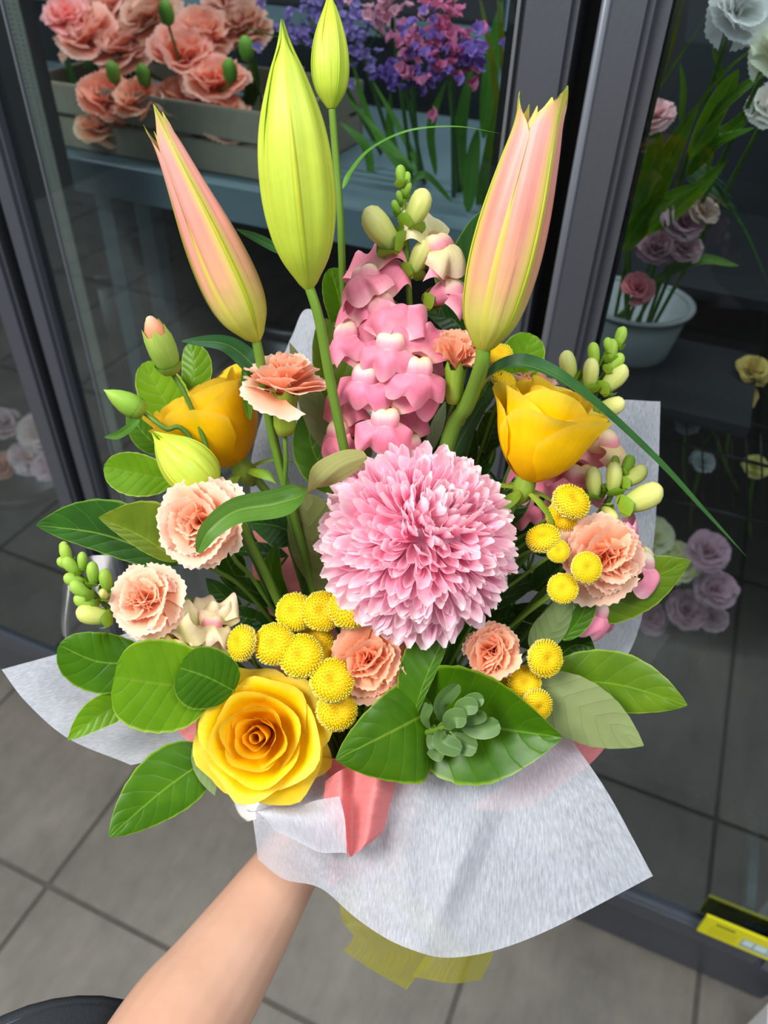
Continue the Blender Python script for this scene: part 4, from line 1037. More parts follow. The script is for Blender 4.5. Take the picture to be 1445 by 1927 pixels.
wthing('wrapping_paper', 'white fibre paper sheet sticking out at the lower left', 'wrapping paper', sheet([
    [(3, 1260, .485), (50, 1322, .478), (127, 1388, .472), (246, 1440, .466)],
    [(120, 1228, .495), (160, 1290, .488), (220, 1375, .480), (330, 1430, .472)],
    [(230, 1195, .50), (270, 1265, .494), (320, 1360, .486), (410, 1470, .474)],
    [(350, 1160, .505), (390, 1250, .50), (430, 1370, .49), (490, 1530, .476)]], 40, 40, .0008, (1.2, 1), .2), MAT['tissue'], GW)
wthing('wrapping_paper', 'white fibre paper sheet standing up behind at the right', 'wrapping paper', sheet([
    [(960, 800, .545), (1050, 775, .54), (1150, 753, .535), (1243, 755, .53)], [(960, 920, .54), (1050, 915, .535), (1150, 905, .53), (1238, 905, .525)],
    [(955, 1070, .535), (1040, 1070, .53), (1140, 1070, .522), (1224, 1062, .515)], [(940, 1230, .525), (1010, 1240, .52), (1100, 1250, .512), (1182, 1232, .505)],
    [(880, 1400, .515), (930, 1400, .51), (980, 1400, .505), (1040, 1395, .50)]], 40, 50, .0010, (1.3, .6), 1.0), MAT['tissue'], GW)
wthing('wrapping_paper', 'white fibre paper sheet with a corner peeping up behind the snapdragon', 'wrapping paper', sheet([
    [(545, 640, .545), (574, 582, .545), (620, 610, .545), (700, 690, .545)], [(500, 760, .54), (570, 750, .54), (650, 760, .54), (760, 790, .54)],
    [(470, 900, .535), (560, 900, .535), (650, 900, .535), (780, 910, .535)], [(500, 1080, .53), (570, 1090, .53), (650, 1100, .53), (760, 1100, .53)]], 30, 40, .0008, (1.2, .6), .1), MAT['tissue'], GW)
# coral paper
AX = nrm(P(775, 1080, .45) - NECK)
wc = thing('coral_paper_wrap', 'coral pink paper lining gathered round the flower stems', 'wrapping paper', NECK)
def cone():
    m = frame(NECK, AX, XC); n = 72; V = []; uv = []
    zs = np.linspace(-.028, .085, 22)
    for j, z in enumerate(zs):
        s = (z + .028) / .113
        r = np.interp(z, [-.028, -.02, 0, .03, .06, .085], [.024, .023, .021, .028, .038, .046])
        for i in range(n):
            a = 2 * PI * i / n
            rr = r * (1 + .07 * math.sin(9 * a + 3 * s) * (.4 + abs(z) * 6)) + (.006 * math.sin(5 * a) if j == 21 else 0)
            V.append((rr * math.cos(a), rr * math.sin(a), z)); uv.append((i / n * 2, s))
    g = (np.array(V), gfaces(n, 22, True), np.array(uv)); return xf(g, m)
wobj('paper_cone', cone(), MAT['pinkp'], wc)
wobj('paper_fold', sheet([[(612, 1470, .440), (640, 1450, .430), (672, 1440, .438), (715, 1440, .426), (752, 1452, .438)], [(610, 1530, .438), (640, 1520, .424), (665, 1515, .434), (700, 1515, .420), (732, 1520, .436)],
                          [(642, 1585, .432), (652, 1590, .422), (664, 1590, .428), (690, 1578, .418), (722, 1560, .432)], [(655, 1608, .428), (658, 1613, .421), (661, 1612, .424), (680, 1598, .418), (705, 1580, .428)]], 41, 24, .0, (2, 1)), MAT['pinkp'], wc)
wobj('paper_fold', sheet([[(1000, 1340, .486), (1060, 1340, .48), (1130, 1330, .476), (1190, 1320, .474)], [(1010, 1400, .486), (1060, 1400, .482), (1110, 1395, .478), (1150, 1390, .475)],
                          [(960, 1470, .488), (1010, 1470, .486), (1060, 1462, .482), (1108, 1440, .478)], [(880, 1520, .49), (920, 1525, .49), (960, 1525, .488), (1000, 1520, .486)]], 24, 24, .001, (1, 1)), MAT['pinkp'], wc)
wobj('paper_fold', sheet([[(470, 1000, .525), (560, 985, .525), (640, 990, .525), (720, 1010, .525)], [(480, 1120, .52), (560, 1120, .515), (640, 1120, .52), (720, 1130, .52)],
                          [(520, 1280, .515), (580, 1280, .51), (650, 1290, .512), (720, 1290, .515)], [(570, 1440, .51), (610, 1440, .508), (660, 1440, .51), (700, 1440, .51)]], 30, 30, .0022, (2.5, 1)), MAT['pinkp'], wc)
wobj('paper_fold', sheet([[(330, 1372, .484), (360, 1400, .48), (400, 1430, .478)], [(400, 1330, .488), (430, 1380, .485), (450, 1440, .48)], [(480, 1330, .49), (500, 1390, .488), (520, 1460, .482)]], 14, 14, .0005), MAT['pinkp'], wc)
# a crumpled flap of the white paper beside the rose
wthing('paper_flap', 'crumpled white paper edge rolled over just below the open rose', 'wrapping paper', sheet([
    [(468, 1528, .447), (510, 1518, .444), (570, 1512, .440), (640, 1498, .418)], [(466, 1522, .434), (510, 1532, .428), (580, 1540, .422), (648, 1550, .414)],
    [(500, 1545, .430), (530, 1570, .428), (595, 1600, .424), (652, 1606, .415)]], 30, 20, .0008, (2, 1)), MAT['tissue'])
# lime organza ribbon
rb = thing('organza_ribbon', 'sheer lime green ribbon with tails hanging below the paper', 'ribbon', NECK)
wobj('ribbon_tail', sheet([[(628, 1640, .500), (650, 1640, .498), (672, 1650, .497)], [(638, 1705, .494), (660, 1715, .49), (690, 1730, .49)], [(648, 1740, .486), (690, 1745, .483), (740, 1762, .482)], [(665, 1762, .482), (720, 1785, .48), (806, 1800, .478)], [(647, 1790, .48), (705, 1828, .478), (765, 1863, .476)]], 24, 40, .0006, (1, 1)), MAT['ribbon'], rb)
wobj('ribbon_tail', sheet([[(690, 1640, .49), (720, 1650, .488), (750, 1660, .486)], [(760, 1720, .478), (800, 1725, .476), (840, 1735, .476)], [(820, 1780, .468), (850, 1785, .467), (890, 1790, .467)],
                           [(800, 1800, .464), (870, 1795, .464), (928, 1792, .466)], [(775, 1838, .46), (850, 1850, .461), (905, 1845, .466)]], 24, 40, .0006, (1, 1)), MAT['ribbon'], rb)
wobj('ribbon_knot', xf(lathe([(.0225, -.012), (.0245, -.008), (.025, 0), (.0245, .008), (.0225, .012)], 40), frame(NECK + AX * .004, AX, XC)), MAT['ribbon'], rb)
# clear film round the outside
cf = thing('clear_film_wrap', 'clear film corners sticking out round the wrapping', 'plastic film', NECK)
wobj('film_corner', sheet([[(1040, 1170, .505), (1120, 1180, .50), (1262, 1193, .492)], [(1040, 1230, .50), (1120, 1240, .496), (1240, 1225, .49)], [(1000, 1330, .495), (1080, 1330, .492), (1170, 1330, .486)]], 30, 30, .0), MAT['film'], cf)
wobj('film_corner', sheet([[(395, 1490, .47), (430, 1475, .468), (500, 1470, .466)], [(425, 1520, .465), (450, 1520, .463), (500, 1510, .462)], [(452, 1550, .46), (470, 1545, .459), (510, 1530, .458)]], 24, 24, .0), MAT['film'], cf)
wobj('film_corner', sheet([[(118, 1100, .51), (160, 1050, .51), (240, 1045, .51)], [(120, 1200, .505), (190, 1150, .505), (300, 1130, .505)], [(200, 1260, .50), (280, 1230, .50), (360, 1200, .50)]], 40, 40, .0008, (1, .7)), MAT['film'], cf)

# ================================================================== the arm that holds it
def skin_mat():
    k = NT('light_skin'); co = k.co(); a = k.noise(co, 18, 4); b = k.noise(co, 420, 3)
    c = k.ramp(a, [(.3, lin4('#b98c74')), (.7, lin4('#c69d86'))])
    return k.done(k.pbsdf(c, .5, Normal=k.bump(b, .12, .0004), **{'Subsurface_Weight': .1, 'Subsurface_Radius': (.012, .005, .003), 'Subsurface_Scale': .5, 'Specular_IOR_Level': .35}))
def person():
    t = thing('person', 'bare forearm in a dark grey sleeve reaching up to hold the bouquet', 'person', P(200, 2100, .42))
    g = []
    def blob(pts, rad, n=14, fl=1.0):
        V, f, uv = tube(pts, rad, n, 6 * len(pts), True, fl); g.append((V, f, uv))
        for p_, r_ in ((pts[0], rad[0]), (pts[-1], rad[-1])): g.append(ell(p_, (r_, r_, r_), 14, 9))
    wr = P(556, 1606, .502)
    blob([P(255, 2090, .40), P(338, 1935, .428), P(398, 1850, .448), P(472, 1738, .475), P(530, 1648, .494), wr], [.038, .0345, .0315, .0268, .0225, .0215], 20)
    e1 = nrm(-ray(655, 1590)); e1 = nrm(e1 - (e1 @ AX) * AX); e2 = np.cross(AX, e1)     # e1 to camera, e2 sideways
    if e2 @ D(1, 0, 0) < 0: e2 = -e2
    def q(ang, h, r):        # 0 = right, 90 = towards camera, 180 = left, 270 = behind
        a = math.radians(ang); return NECK + AX * h + r * (math.cos(a) * e2 + math.sin(a) * e1)
    palm = q(200, -.006, .036)
    blob([wr, wr * .5 + palm * .5, palm, q(232, -.004, .037)], [.0205, .021, .020, .016], 14)
    for k, (h, rr) in enumerate(((.030, .0092), (.012, .0096), (-.007, .0092), (-.025, .0080))):
        blob([palm + AX * h * .5, q(215, h * .8, .038)], [.013, .0125], 12)
        end = (372, 384, 376, 356)[k]
        blob([q(215, h * .85, .038), q(250, h, .0365), q(292, h, .0345), q(335, h, .0335), q(end, h, .0330)], [rr * 1.18, rr * 1.12, rr, rr * .95, rr * .8], 12)
    blob([wr * .4 + palm * .6 + e1 * .006, q(160, .010, .039), q(130, .022, .036), q(100, .030, .034), q(78, .032, .034)], [.0145, .0135, .0118, .0105, .0085], 12)
    V, f, uv = join(g)
    o = wobj('arm', (V, f, None), skin_mat(), t)
    r = o.modifiers.new('remesh', 'REMESH'); r.mode = 'VOXEL'; r.voxel_size = .0021; r.use_smooth_shade = True
    s = o.modifiers.new('smooth', 'SMOOTH'); s.factor = .5; s.iterations = 10
    MAT['sleeve'] = plain('charcoal_sleeve', '#30363d', .85, nscale=900, namt=.5, bump=.4)
    # wide sleeve hem, a double-walled tube
    ax = [P(100, 2124, .455), P(92, 2205, .425), P(60, 2420, .35)]
    pa = spline(ax, 10); T = tangents(pa); V = []; n = 36
    ctr = pa
    for side, rs_ in ((0, 0), (1, -.0025)):
        rng_ = range(10) if side == 0 else range(9, -1, -1)
        for j in rng_:
            zc = D(0, 1, 0); zz = nrm(zc - (zc @ T[j]) * T[j]); xx = np.cross(T[j], zz)
            for i in range(n):
                a = 2 * PI * i / n; r0 = .080 + .004 * j / 9 + rs_ + .0016 * math.sin(3 * a + j * .7)
                hem = -T[j] * 0
                V.append(ctr[j] + r0 * (math.cos(a) * xx * 1.0 + math.sin(a) * zz) + hem)
    V = np.array(V)
    # order: outer from open end inward, then inner back out -> start at inner open end for closure
    fcs = gfaces(n, 20, True) + [(19 * n + i, 19 * n + (i + 1) % n, (i + 1) % n, i) for i in range(n)]
    sl_ = wobj('sleeve', (V, fcs, None), MAT['sleeve'], t)
    hp = [V[i] + 0 for i in range(n)] + [V[0], V[1]]
    wobj('hem_stitch', tube([p_ + T[0] * .012 + nrm(p_ - ctr[0]) * .0008 for p_ in hp[:n + 1]], [.0005], 5, 80, False), plain('grey_thread', '#4a5058', .8), sl_)
    return t
person()
# ================================================================== inside the fridge
def dep(px, py, y): return y / ray(px, py)[1]
def Q(px, py, y): return (px, py, dep(px, py, y))
MAT['wood'] = petal_mat('pale_crate_wood', [(0, '#a39a86'), (1, '#8f8674')], .2, .7, 0, 6, tint=True)
MAT['whitep'] = petal_mat('white_ruffled_petal', [(0, '#dfe3c0'), (.5, '#f2f0ea'), (1, '#fbf8f4')], .08, .6, .3, 20)
MAT['bucket'] = plain('black_plastic', '#11151b', .4)
MAT['wbucket'] = plain('white_plastic', '#858a8a', .45, nscale=20, namt=.1)
cr = thing('wooden_crate', 'pale wooden crate holding carnations on the fridge shelf', 'crate', np.array([-.70, .97, 1.089]))
cx0, cx1, cy0, cy1, cz0 = -.90, -.50, .865, 1.10, 1.0895
for z in (0, .042):
    wobj('plank', boxg((cx0, cy0, cz0 + z), (cx1, cy0 + .009, cz0 + z + .036), .0015), MAT['wood'], cr, (1, 1, 1), False)
    wobj('plank', boxg((cx0, cy1 - .009, cz0 + z), (cx1, cy1, cz0 + z + .036), .0015), MAT['wood'], cr, (.9, .9, .9), False)
    for x in (cx0, cx1 - .009): wobj('plank', boxg((x, cy0 + .0095, cz0 + z), (x + .009, cy1 - .0095, cz0 + z + .036), .0015), MAT['wood'], cr, (.92, .92, .92), False)
for x in (cx0 + .0095, cx1 - .0275):
    for y in (cy0 + .0095, cy1 - .0275): wobj('corner_post', boxg((x, y, cz0), (x + .018, y + .018, cz0 + .078), .001), MAT['wood'], cr, (.85, .85, .82), False)
wobj('base_board', boxg((cx0 + .01, cy0 + .01, cz0 + .002), (cx1 - .01, cy1 - .01, cz0 + .008)), MAT['wood'], cr, (.7, .7, .7), False)
def fbloom(label, px, py, y, R, tint, dirc=(0, .5, 1), mat=None, name='fridge_carnation', cat='carnation', group='carnations inside the fridge', seed=0, foot=None, rings=((10, 7, 1.0, 1), (35, 7, .9, 1), (58, 6, .75, 2), (78, 5, .6, 2))):
    rs = np.random.default_rng(seed + 400); p = P(*Q(px, py, y)); m = frame(p, D(*dirc), XC)
    t = thing(name, label, cat, m, group)
    for e, n, s, var in rings:
        off = rs.uniform(0, 6)
        for i in range(n):
            mm = trs((0, 0, 0), R * s, off + 2 * PI * i / n + rs.normal(0, .15), -math.radians(e + rs.normal(0, 7)), rs.normal(0, .25))
            me = CP[var][rs.integers(0, 4)] if mat is None else FW[var][rs.integers(0, 4)]
            link('petal', me, t, mm, np.clip(np.array(tint) * 1.25 * rs.uniform(.88, 1.08), 0, 1.15))
    b = p - m[:3, 2] * .001
    ft = foot if foot is not None else np.array([p[0] + rs.normal(0, .03), p[1] + .04, p[2] - .14])
    wobj('stem', tube([b, b * .5 + ft * .5 - m[:3, 2] * .01, ft], [.0022, .0025], 6, 10), MAT['stem'], t, (.7, .85, .7))
    return t
FW = [[mk('white_petal', *carn_petal(s, r)[:2], MAT['whitep'], carn_petal(s, r)[2]) for s in range(q, q + 4)] for q, r in ((40, .03), (50, .06), (60, .10))]
def crfoot(): return np.array([rng.uniform(cx0 + .08, cx1 - .08), rng.uniform(cy0 + .06, cy1 - .06), cz0 + .01])
for i, (px, py, y, R, tint, lb) in enumerate([
    (345, 118, .93, .042, (.95, .72, .72), 'large rosy carnation bloom in the crate, left of centre'), (408, 165, .92, .038, (.95, .72, .70), 'rosy carnation bloom in the crate near the left lily bud tip'),
    (338, 205, .90, .034, (.98, .78, .72), 'rosy carnation bloom low in the crate above the front plank'), (425, 232, .90, .032, (.98, .75, .68), 'rosy carnation bloom at the right end of the crate'),
    (385, 78, .98, .038, (.9, .72, .70), 'rosy carnation bloom at the back of the crate'), (205, 195, .88, .034, (1.0, .62, .55), 'coral red carnation bloom at the left of the crate'),
    (262, 195, .88, .03, (1.0, .72, .62), 'coral carnation bloom beside the coral red one'), (190, 245, .875, .028, (1.0, .85, .75), 'pale coral carnation bloom leaning over the crate plank'),
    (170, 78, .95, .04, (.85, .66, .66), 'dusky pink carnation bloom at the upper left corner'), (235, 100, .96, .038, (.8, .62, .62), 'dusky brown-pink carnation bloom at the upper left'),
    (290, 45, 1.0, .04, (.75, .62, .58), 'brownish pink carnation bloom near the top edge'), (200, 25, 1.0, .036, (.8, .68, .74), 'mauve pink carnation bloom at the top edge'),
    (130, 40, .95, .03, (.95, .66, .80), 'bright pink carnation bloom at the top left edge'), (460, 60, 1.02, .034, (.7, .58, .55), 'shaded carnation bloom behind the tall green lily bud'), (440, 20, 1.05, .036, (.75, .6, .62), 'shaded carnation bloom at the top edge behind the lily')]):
    fbloom(lb, px, py, y, R * 1.22, tint, (rng.normal(0, .2), .5, 1), seed=i, foot=crfoot())
for i, (px, py) in enumerate([(315, 28), (434, 137), (272, 145), (215, 140), (465, 95)]):
    p = P(*Q(px, py, .88)); m = frame(p - np.array([0, 0, .012]), (0, -.1, 1))
    t = thing('carnation_bud', ('round green bud near the top edge above the crate', 'round green bud in front of the rosy carnations', 'small green bud beside the largest rosy carnation', 'green bud above the coral red carnation', 'green bud beside the tall lily bud edge')[i], 'flower bud', m, 'carnation buds')
    obj('calyx', lathe([(.001, 0), (.007, .004), (.009, .012), (.0085, .02), (.005, .026), (.001, .028)], 14), MAT['gbud'], t, None, (.6, .75, .6))
    ft = crfoot(); wobj('stem', tube([p - np.array([0, 0, .011]), (p + ft) / 2, ft], [.0016, .002], 6, 8), MAT['stem'], t, (.6, .75, .6))
# statice and greenery on the shelf
def statice(label, px, py, y, spread, col, n, foot, sd, R=.007):
    rs = np.random.default_rng(sd); p = P(*Q(px, py, y)); t = thing('statice_stem', label, 'statice', p, 'statice inside the fridge')
    gs = []
    for i in range(n):
        c = p + (rs.normal(0, 1, 3) * np.array(spread[:3])) @ np.array([D(1, 0, 0), D(0, 1, 0), D(0, 0, 1)])
        z = nrm(rs.normal(0, .5, 3) + D(0, .4, 1)); g = carn_petal(int(rs.integers(0, 30)), .12, 1.3, 1.0, .35, 9, 4)
        for k in range(3): gs.append(xf(xf(g, trs((0, 0, 0), R * rs.uniform(.8, 1.2), k * 2.1, -.7)), frame(c, z)))
    o = wobj('florets', join(gs), MAT['whitep'], t, col); tag(o, kind='stuff')
    ft = np.asarray(foot); wobj('stem', tube([p, p * .6 + ft * .4, ft], [.002, .003], 6, 12), MAT['stem'], t, (.55, .75, .6))
    for k in range(6):
        e = p + (rs.normal(0, 1, 3) * np.array(spread[:3])) @ np.array([D(1, 0, 0), D(0, 1, 0), D(0, 0, 1)]); s = p * .8 + ft * .2
        wobj('branch', tube([s, e], [.0012, .0008], 5, 4), MAT['stem'], t, (.5, .7, .55))
SZ = 1.09
statice('bright magenta statice plume beside the grey door frame', 838, 62, .80, (.012, .026, .012), (.88, .22, .45), 75, (-.30, .95, SZ), 1)
statice('violet statice cluster below the magenta plume', 850, 92, .79, (.020, .013, .010), (.40, .22, .75), 55, (-.30, .93, SZ), 2)
statice('small magenta statice tuft left of the magenta plume', 770, 95, .84, (.007, .014, .008), (.80, .26, .48), 34, (-.36, .97, SZ), 3)
statice('deep violet statice tuft below the small magenta tuft', 760, 148, .84, (.014, .008, .008), (.28, .16, .62), 34, (-.35, .96, SZ), 4)
statice('pale pink statice tuft at the top edge', 735, 12, .86, (.018, .012, .010), (.9, .42, .58), 36, (-.38, .99, SZ), 5)
statice('violet statice seen behind the slim lily bud', 585, 40, .92, (.022, .022, .010), (.34, .24, .62), 60, (-.45, 1.05, SZ), 6)
statice('violet statice to the right of the slim lily bud', 665, 50, .92, (.018, .028, .010), (.34, .24, .62), 60, (-.43, 1.05, SZ), 7)
def fleaf(label, mids, mat, tint, name='fridge_foliage', seed=0):
    """a bunch of stems and blades in the fridge: mids = (points (px,py,y), wl, wr)"""
    pts0 = P(*Q(*mids[0][0][0])); t = thing(name, label, 'foliage', pts0, 'foliage inside the fridge')
    for mid, wl, wr in mids:
        g = leafg([Q(*q) for q in mid], wl, wr, serr=0, nv=16, a=.5, b=.7, fold=10, nhint=(rng.normal(0, .3), .3, 1), sd=rng.random())
        wobj('leaf', g, MAT[mat], t, tuple(np.array(tint) * rng.uniform(.7, 1.2)))
    return t
fleaf('green blades fanning out below the violet statice', [([(760, 330, .95), (700, 240, .95), (660, 110, .95)], 8, 9), ([(790, 330, .93), (720, 260, .93), (650, 180, .92)], 9, 8), ([(800, 340, .97), (760, 260, .97), (700, 150, .97)], 8, 8),
       ([(780, 340, .93), (750, 300, .92), (690, 260, .92)], 7, 7), ([(820, 330, .95), (810, 240, .95), (840, 150, .95)], 9, 9), ([(700, 360, .97), (690, 280, .97), (640, 230, .97)], 9, 9), ([(760, 340, .99), (735, 250, .99), (735, 170, .99)], 8, 8)], 'strap', (.9, 1.1, .8))
fleaf('broad dark blades beside the grey door frame below the statice', [([(880, 400, .88), (890, 310, .88), (900, 240, .88)], 18, 20), ([(900, 400, .92), (920, 300, .92), (930, 210, .92)], 16, 16), ([(870, 400, .95), (865, 260, .95), (890, 110, .95)], 14, 14),
       ([(930, 420, .90), (945, 330, .90), (950, 260, .90)], 14, 12), ([(910, 260, .98), (925, 120, .98), (945, 0, .98)], 16, 16), ([(850, 380, .86), (800, 330, .84), (770, 350, .83)], 9, 9)], 'strap', (.75, .95, .8))
fleaf('dusty long grass blades at the top right of the middle pane', [([(955, 300, .86), (950, 150, .86), (935, -20, .86)], 9, 9), ([(940, 300, .9), (930, 150, .9), (900, -20, .9)], 9, 9), ([(962, 280, .84), (965, 150, .84), (965, -20, .84)], 6, 6)], 'leafo', (.75, .6, .62))
fleaf('shadowed leaves among the carnations in the crate', [([(300, 240, .95), (260, 180, .95), (230, 130, .95)], 14, 14), ([(250, 250, .93), (205, 190, .93), (215, 130, .93)], 14, 14), ([(420, 260, .96), (470, 190, .96), (480, 110, .96)], 18, 18), ([(160, 240, .95), (140, 170, .95), (125, 100, .95)], 12, 12), ([(360, 250, .98), (440, 230, .98), (500, 220, .98)], 20, 20),
       ([(300, 120, 1.0), (290, 80, 1.0), (320, 20, 1.0)], 20, 20), ([(240, 160, .99), (180, 120, .99), (130, 130, .99)], 16, 16)], 'leafd', (.8, .9, .7))
# buckets
def bucket(label, x, y, z, R, Hh, mat, name='flower_bucket'):
    m = np.eye(4); m[:3, 3] = (x, y, z); t = thing(name, label, 'bucket', m, 'flower buckets')
    obj('body', lathe([(.001, 0), (R * .78, 0), (R * .8, .004), (R * .97, Hh * .94), (R * .93, Hh * .94), (R * .77, .008), (.001, .008)], 32), MAT[mat], t)
    obj('rim', lathe([(R * .96, Hh * .93), (R * 1.04, Hh * .94), (R * 1.05, Hh), (R * .94, Hh), (R * .93, Hh * .93)], 32), MAT[mat], t)
    return t
# right bay: white bucket with mixed stems
bk = P(*Q(1195, 615, .86))
bucket('white bucket of stems in the right-hand fridge bay', bk[0] - .01, .92, bk[2] - .058, .066, .065, 'wbucket')
fbox('wall_bracket_shelf', (-.10, .80, bk[2] - .072), (.10, 1.30, bk[2] - .0585), 'inner')
def rfoot(): return np.array([bk[0] - .01 + rng.normal(0, .02), .92 + rng.normal(0, .02), bk[2] - .045])
for i, (px, py, y, R, tint, dirc, nm, cat, lb) in enumerate([
    (1385, 22, .80, .030, (.95, .95, .97), (.1, -.3, 1), 'white_lisianthus', 'lisianthus', 'white ruffled lisianthus bloom at the top of the right pane'),
    (1450, 110, .80, .026, (1, .98, .80), (.2, .2, 1), 'cream_rose', 'rose', 'cream bloom cut by the right edge of the picture'),
    (1448, 205, .82, .022, (.98, .9, .88), (-.2, .2, 1), 'cream_rose', 'rose', 'pale bloom below the cream one at the right edge'),
    (1228, 225, .82, .022, (.9, .62, .66), (-.2, .5, 1), 'pink_bloom', 'flower', 'dusky pink bloom beside the right door frame'),
    (1192, 285, .84, .022, (.95, .72, .30), (-.2, .3, 1), 'yellow_bloom', 'flower', 'orange-yellow bloom beside the right door frame'),
    (1180, 330, .84, .016, (.85, .78, .30), (-.2, .2, 1), 'yellow_bloom', 'flower', 'small yellow bloom below the orange-yellow one'),
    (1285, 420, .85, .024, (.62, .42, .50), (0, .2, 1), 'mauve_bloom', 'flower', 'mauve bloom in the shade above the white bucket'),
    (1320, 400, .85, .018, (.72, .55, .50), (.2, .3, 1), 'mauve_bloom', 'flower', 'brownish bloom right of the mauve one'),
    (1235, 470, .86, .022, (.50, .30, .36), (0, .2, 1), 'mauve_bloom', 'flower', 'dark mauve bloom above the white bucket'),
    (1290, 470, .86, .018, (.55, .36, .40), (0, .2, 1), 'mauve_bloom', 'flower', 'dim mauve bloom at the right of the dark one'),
    (1200, 545, .85, .020, (.75, .28, .32), (0, .3, 1), 'red_bloom', 'flower', 'deep red bloom at the rim of the white bucket')]):
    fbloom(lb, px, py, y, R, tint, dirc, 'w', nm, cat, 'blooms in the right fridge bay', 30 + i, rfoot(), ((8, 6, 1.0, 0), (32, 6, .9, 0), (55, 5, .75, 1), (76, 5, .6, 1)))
fleaf('broad green leaves leaning against the glass of the right pane', [([(1180, 460, .84), (1250, 310, .82), (1315, 195, .80)], 20, 30), ([(1170, 470, .84), (1230, 390, .82), (1330, 340, .80)], 18, 26), ([(1160, 450, .86), (1165, 390, .86), (1185, 330, .86)], 16, 16),
       ([(1290, 330, .82), (1350, 270, .81), (1420, 240, .80)], 14, 16), ([(1300, 300, .82), (1350, 200, .81), (1390, 130, .80)], 22, 20), ([(1330, 330, .83), (1355, 170, .82), (1340, 80, .82)], 8, 8), ([(1280, 230, .81), (1285, 170, .81), (1280, 120, .81)], 7, 7),
       ([(1210, 540, .86), (1310, 490, .86), (1390, 500, .86)], 10, 12), ([(1200, 230, .82), (1270, 120, .81), (1330, 30, .80)], 3, 3), ([(1250, 280, .82), (1360, 140, .80), (1460, 60, .80)], 4, 4), ([(1300, 270, .82), (1370, 190, .80), (1460, 120, .80)], 12, 12), ([(1190, 400, .83), (1225, 320, .82), (1240, 240, .82)], 24, 24), ([(1210, 440, .85), (1290, 380, .84), (1370, 300, .83)], 20, 22), ([(1320, 260, .83), (1370, 250, .82), (1430, 190, .81)], 20, 22)], 'leaf', (1.6, 1.55, 2.2))
fleaf('brown-tinged blades at the top left of the right pane', [([(1190, 240, .85), (1235, 110, .85), (1262, -20, .85)], 7, 7), ([(1185, 200, .87), (1215, 90, .87), (1240, -20, .87)], 8, 8), ([(1210, 220, .86), (1258, 100, .86), (1290, -20, .86)], 6, 6)], 'leafo', (1.0, .8, .7))
fleaf('fine dark ferny stems fanning to the right in the right pane', [([(1290, 300 + 6 * k, .86), (1340 + 8 * k, 340 + 12 * k, .85), (1390 + 10 * k, 400 + 24 * k, .85)], 2.5, 2.5) for k in range(-3, 7)], 'strapd', (1.2, 1.2, .9))
# black wire basket with yellow flowers
bs = thing('wire_basket', 'black wire basket of yellow flowers in the right fridge bay', 'basket', P(*Q(1350, 960, .86)))
def wl(a, b, r=.0016): wobj('wire', tube([P(*Q(*a)), P(*Q(*b))], [r], 6, 3), MAT['blkmet'], bs)
for k in range(9):
    x = 1235 + 28 * k; wl((x, 755 + 9 * k, .82), (x + 6, 935 + 8 * k, .80), .0012)
for y0 in (750, 822, 930): wl((1225, y0, .82 if y0 < 900 else .80), (1470, y0 + 62, .82 if y0 < 900 else .80), .0022)
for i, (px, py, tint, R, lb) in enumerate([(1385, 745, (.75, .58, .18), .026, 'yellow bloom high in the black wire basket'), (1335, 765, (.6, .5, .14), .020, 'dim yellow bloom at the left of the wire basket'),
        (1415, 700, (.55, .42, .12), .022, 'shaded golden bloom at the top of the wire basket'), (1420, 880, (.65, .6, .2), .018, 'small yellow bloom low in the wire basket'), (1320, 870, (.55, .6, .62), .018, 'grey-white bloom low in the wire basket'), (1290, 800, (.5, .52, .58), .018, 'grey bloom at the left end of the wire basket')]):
    fbloom(lb, px, py, .92, R, tint, (0, .4, 1), 'w', 'basket_bloom', 'flower', 'blooms in the wire basket', 60 + i, None, ((8, 6, 1.0, 0), (32, 6, .9, 0), (60, 5, .7, 1)))
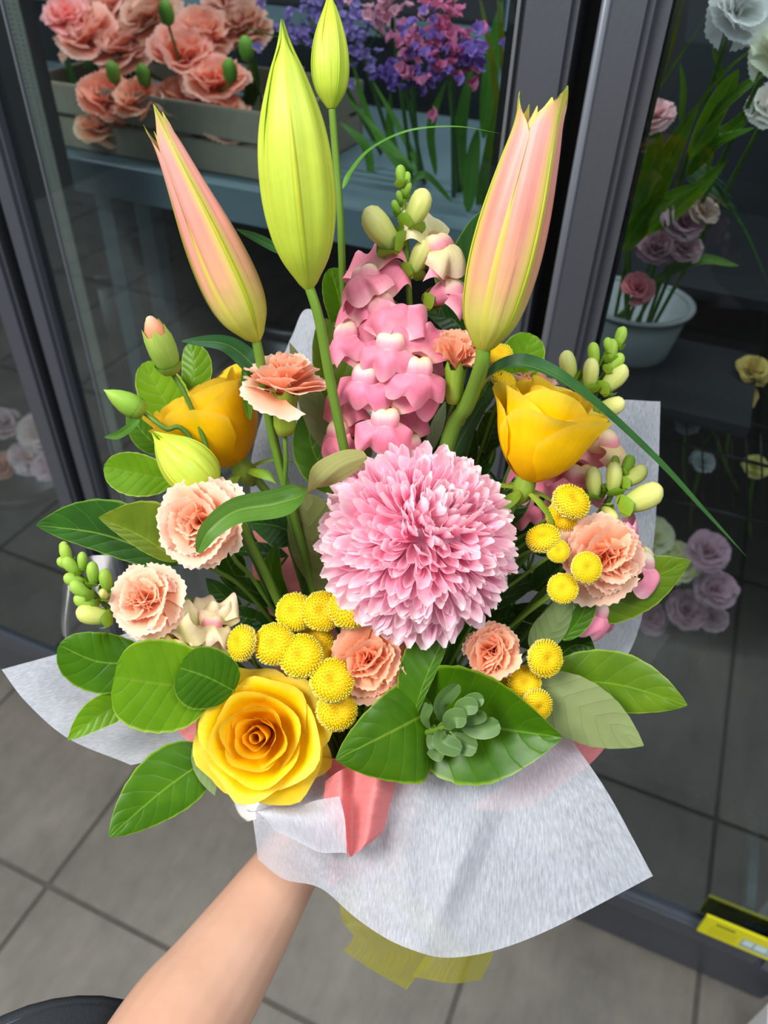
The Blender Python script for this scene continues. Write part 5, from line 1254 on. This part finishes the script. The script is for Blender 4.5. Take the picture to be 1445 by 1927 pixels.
# film-wrapped posy low in the right bay
wp = P(*Q(1255, 1080, .80))
for i, (px, py, R, tint, lb) in enumerate([(1225, 1010, .030, (1.0, .98, .66), 'cream bloom at the top of the film-wrapped posy'), (1270, 1060, .032, (1.0, .98, .62), 'cream bloom in the middle of the film-wrapped posy'), (1215, 1100, .028, (1.0, .98, .70), 'cream bloom at the left of the film-wrapped posy'),
        (1330, 1040, .030, (.66, .44, .55), 'mauve bloom at the upper right of the film-wrapped posy'), (1345, 1110, .030, (.66, .44, .55), 'mauve bloom at the right of the film-wrapped posy'), (1290, 1150, .032, (.70, .46, .56), 'mauve bloom at the foot of the film-wrapped posy'), (1220, 1165, .028, (.70, .44, .56), 'mauve bloom at the lower left of the film-wrapped posy'), (1340, 1165, .022, (.62, .42, .52), 'mauve bloom at the lower right of the film-wrapped posy')]):
    fbloom(lb, px, py, .82, R, tint, (0, .5, 1), 'w', 'posy_bloom', 'flower', 'blooms of the film-wrapped posy', 80 + i, np.array([wp[0] + .02, .90, .45]), ((8, 6, 1.0, 0), (32, 6, .9, 1), (55, 5, .75, 1), (76, 4, .6, 2)))
fw = P(*Q(1280, 1120, .84))
bucket('dark bucket under the film-wrapped posy', wp[0] + .03, .93, wp[2] - .36, .085, .24, 'bucket')
fbox('lower_shelf', (-.09, .76, wp[2] - .375), (.40, 1.30, wp[2] - .363), 'inner')
# dim buckets in the other bays
bucket('dark bucket low in the middle fridge bay', -.55, 1.0, .613, .11, .26, 'bucket')
bucket('dark bucket beside the steel uprights', -.95, 1.02, .613, .11, .26, 'bucket')
lp = P(*Q(40, 930, .80))
bucket('dark bucket of pink flowers seen through the left fridge door', lp[0] - .05, .86, max(.176, lp[2] - .30), .12, .28, 'bucket')
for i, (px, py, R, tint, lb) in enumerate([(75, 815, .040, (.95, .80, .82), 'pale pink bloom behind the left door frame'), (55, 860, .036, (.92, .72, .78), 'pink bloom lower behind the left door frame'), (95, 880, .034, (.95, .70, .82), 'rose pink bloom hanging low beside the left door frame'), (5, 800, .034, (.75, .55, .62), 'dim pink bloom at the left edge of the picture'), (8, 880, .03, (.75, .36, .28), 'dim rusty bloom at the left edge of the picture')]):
    fbloom(lb, px, py, .78, R, tint, (.1, .4, 1), 'w', 'pink_bloom', 'flower', 'pink blooms in the left fridge bay', 100 + i, np.array([lp[0] - .05, .86, .5]), ((8, 6, 1.0, 1), (32, 6, .9, 1), (58, 5, .75, 2)))
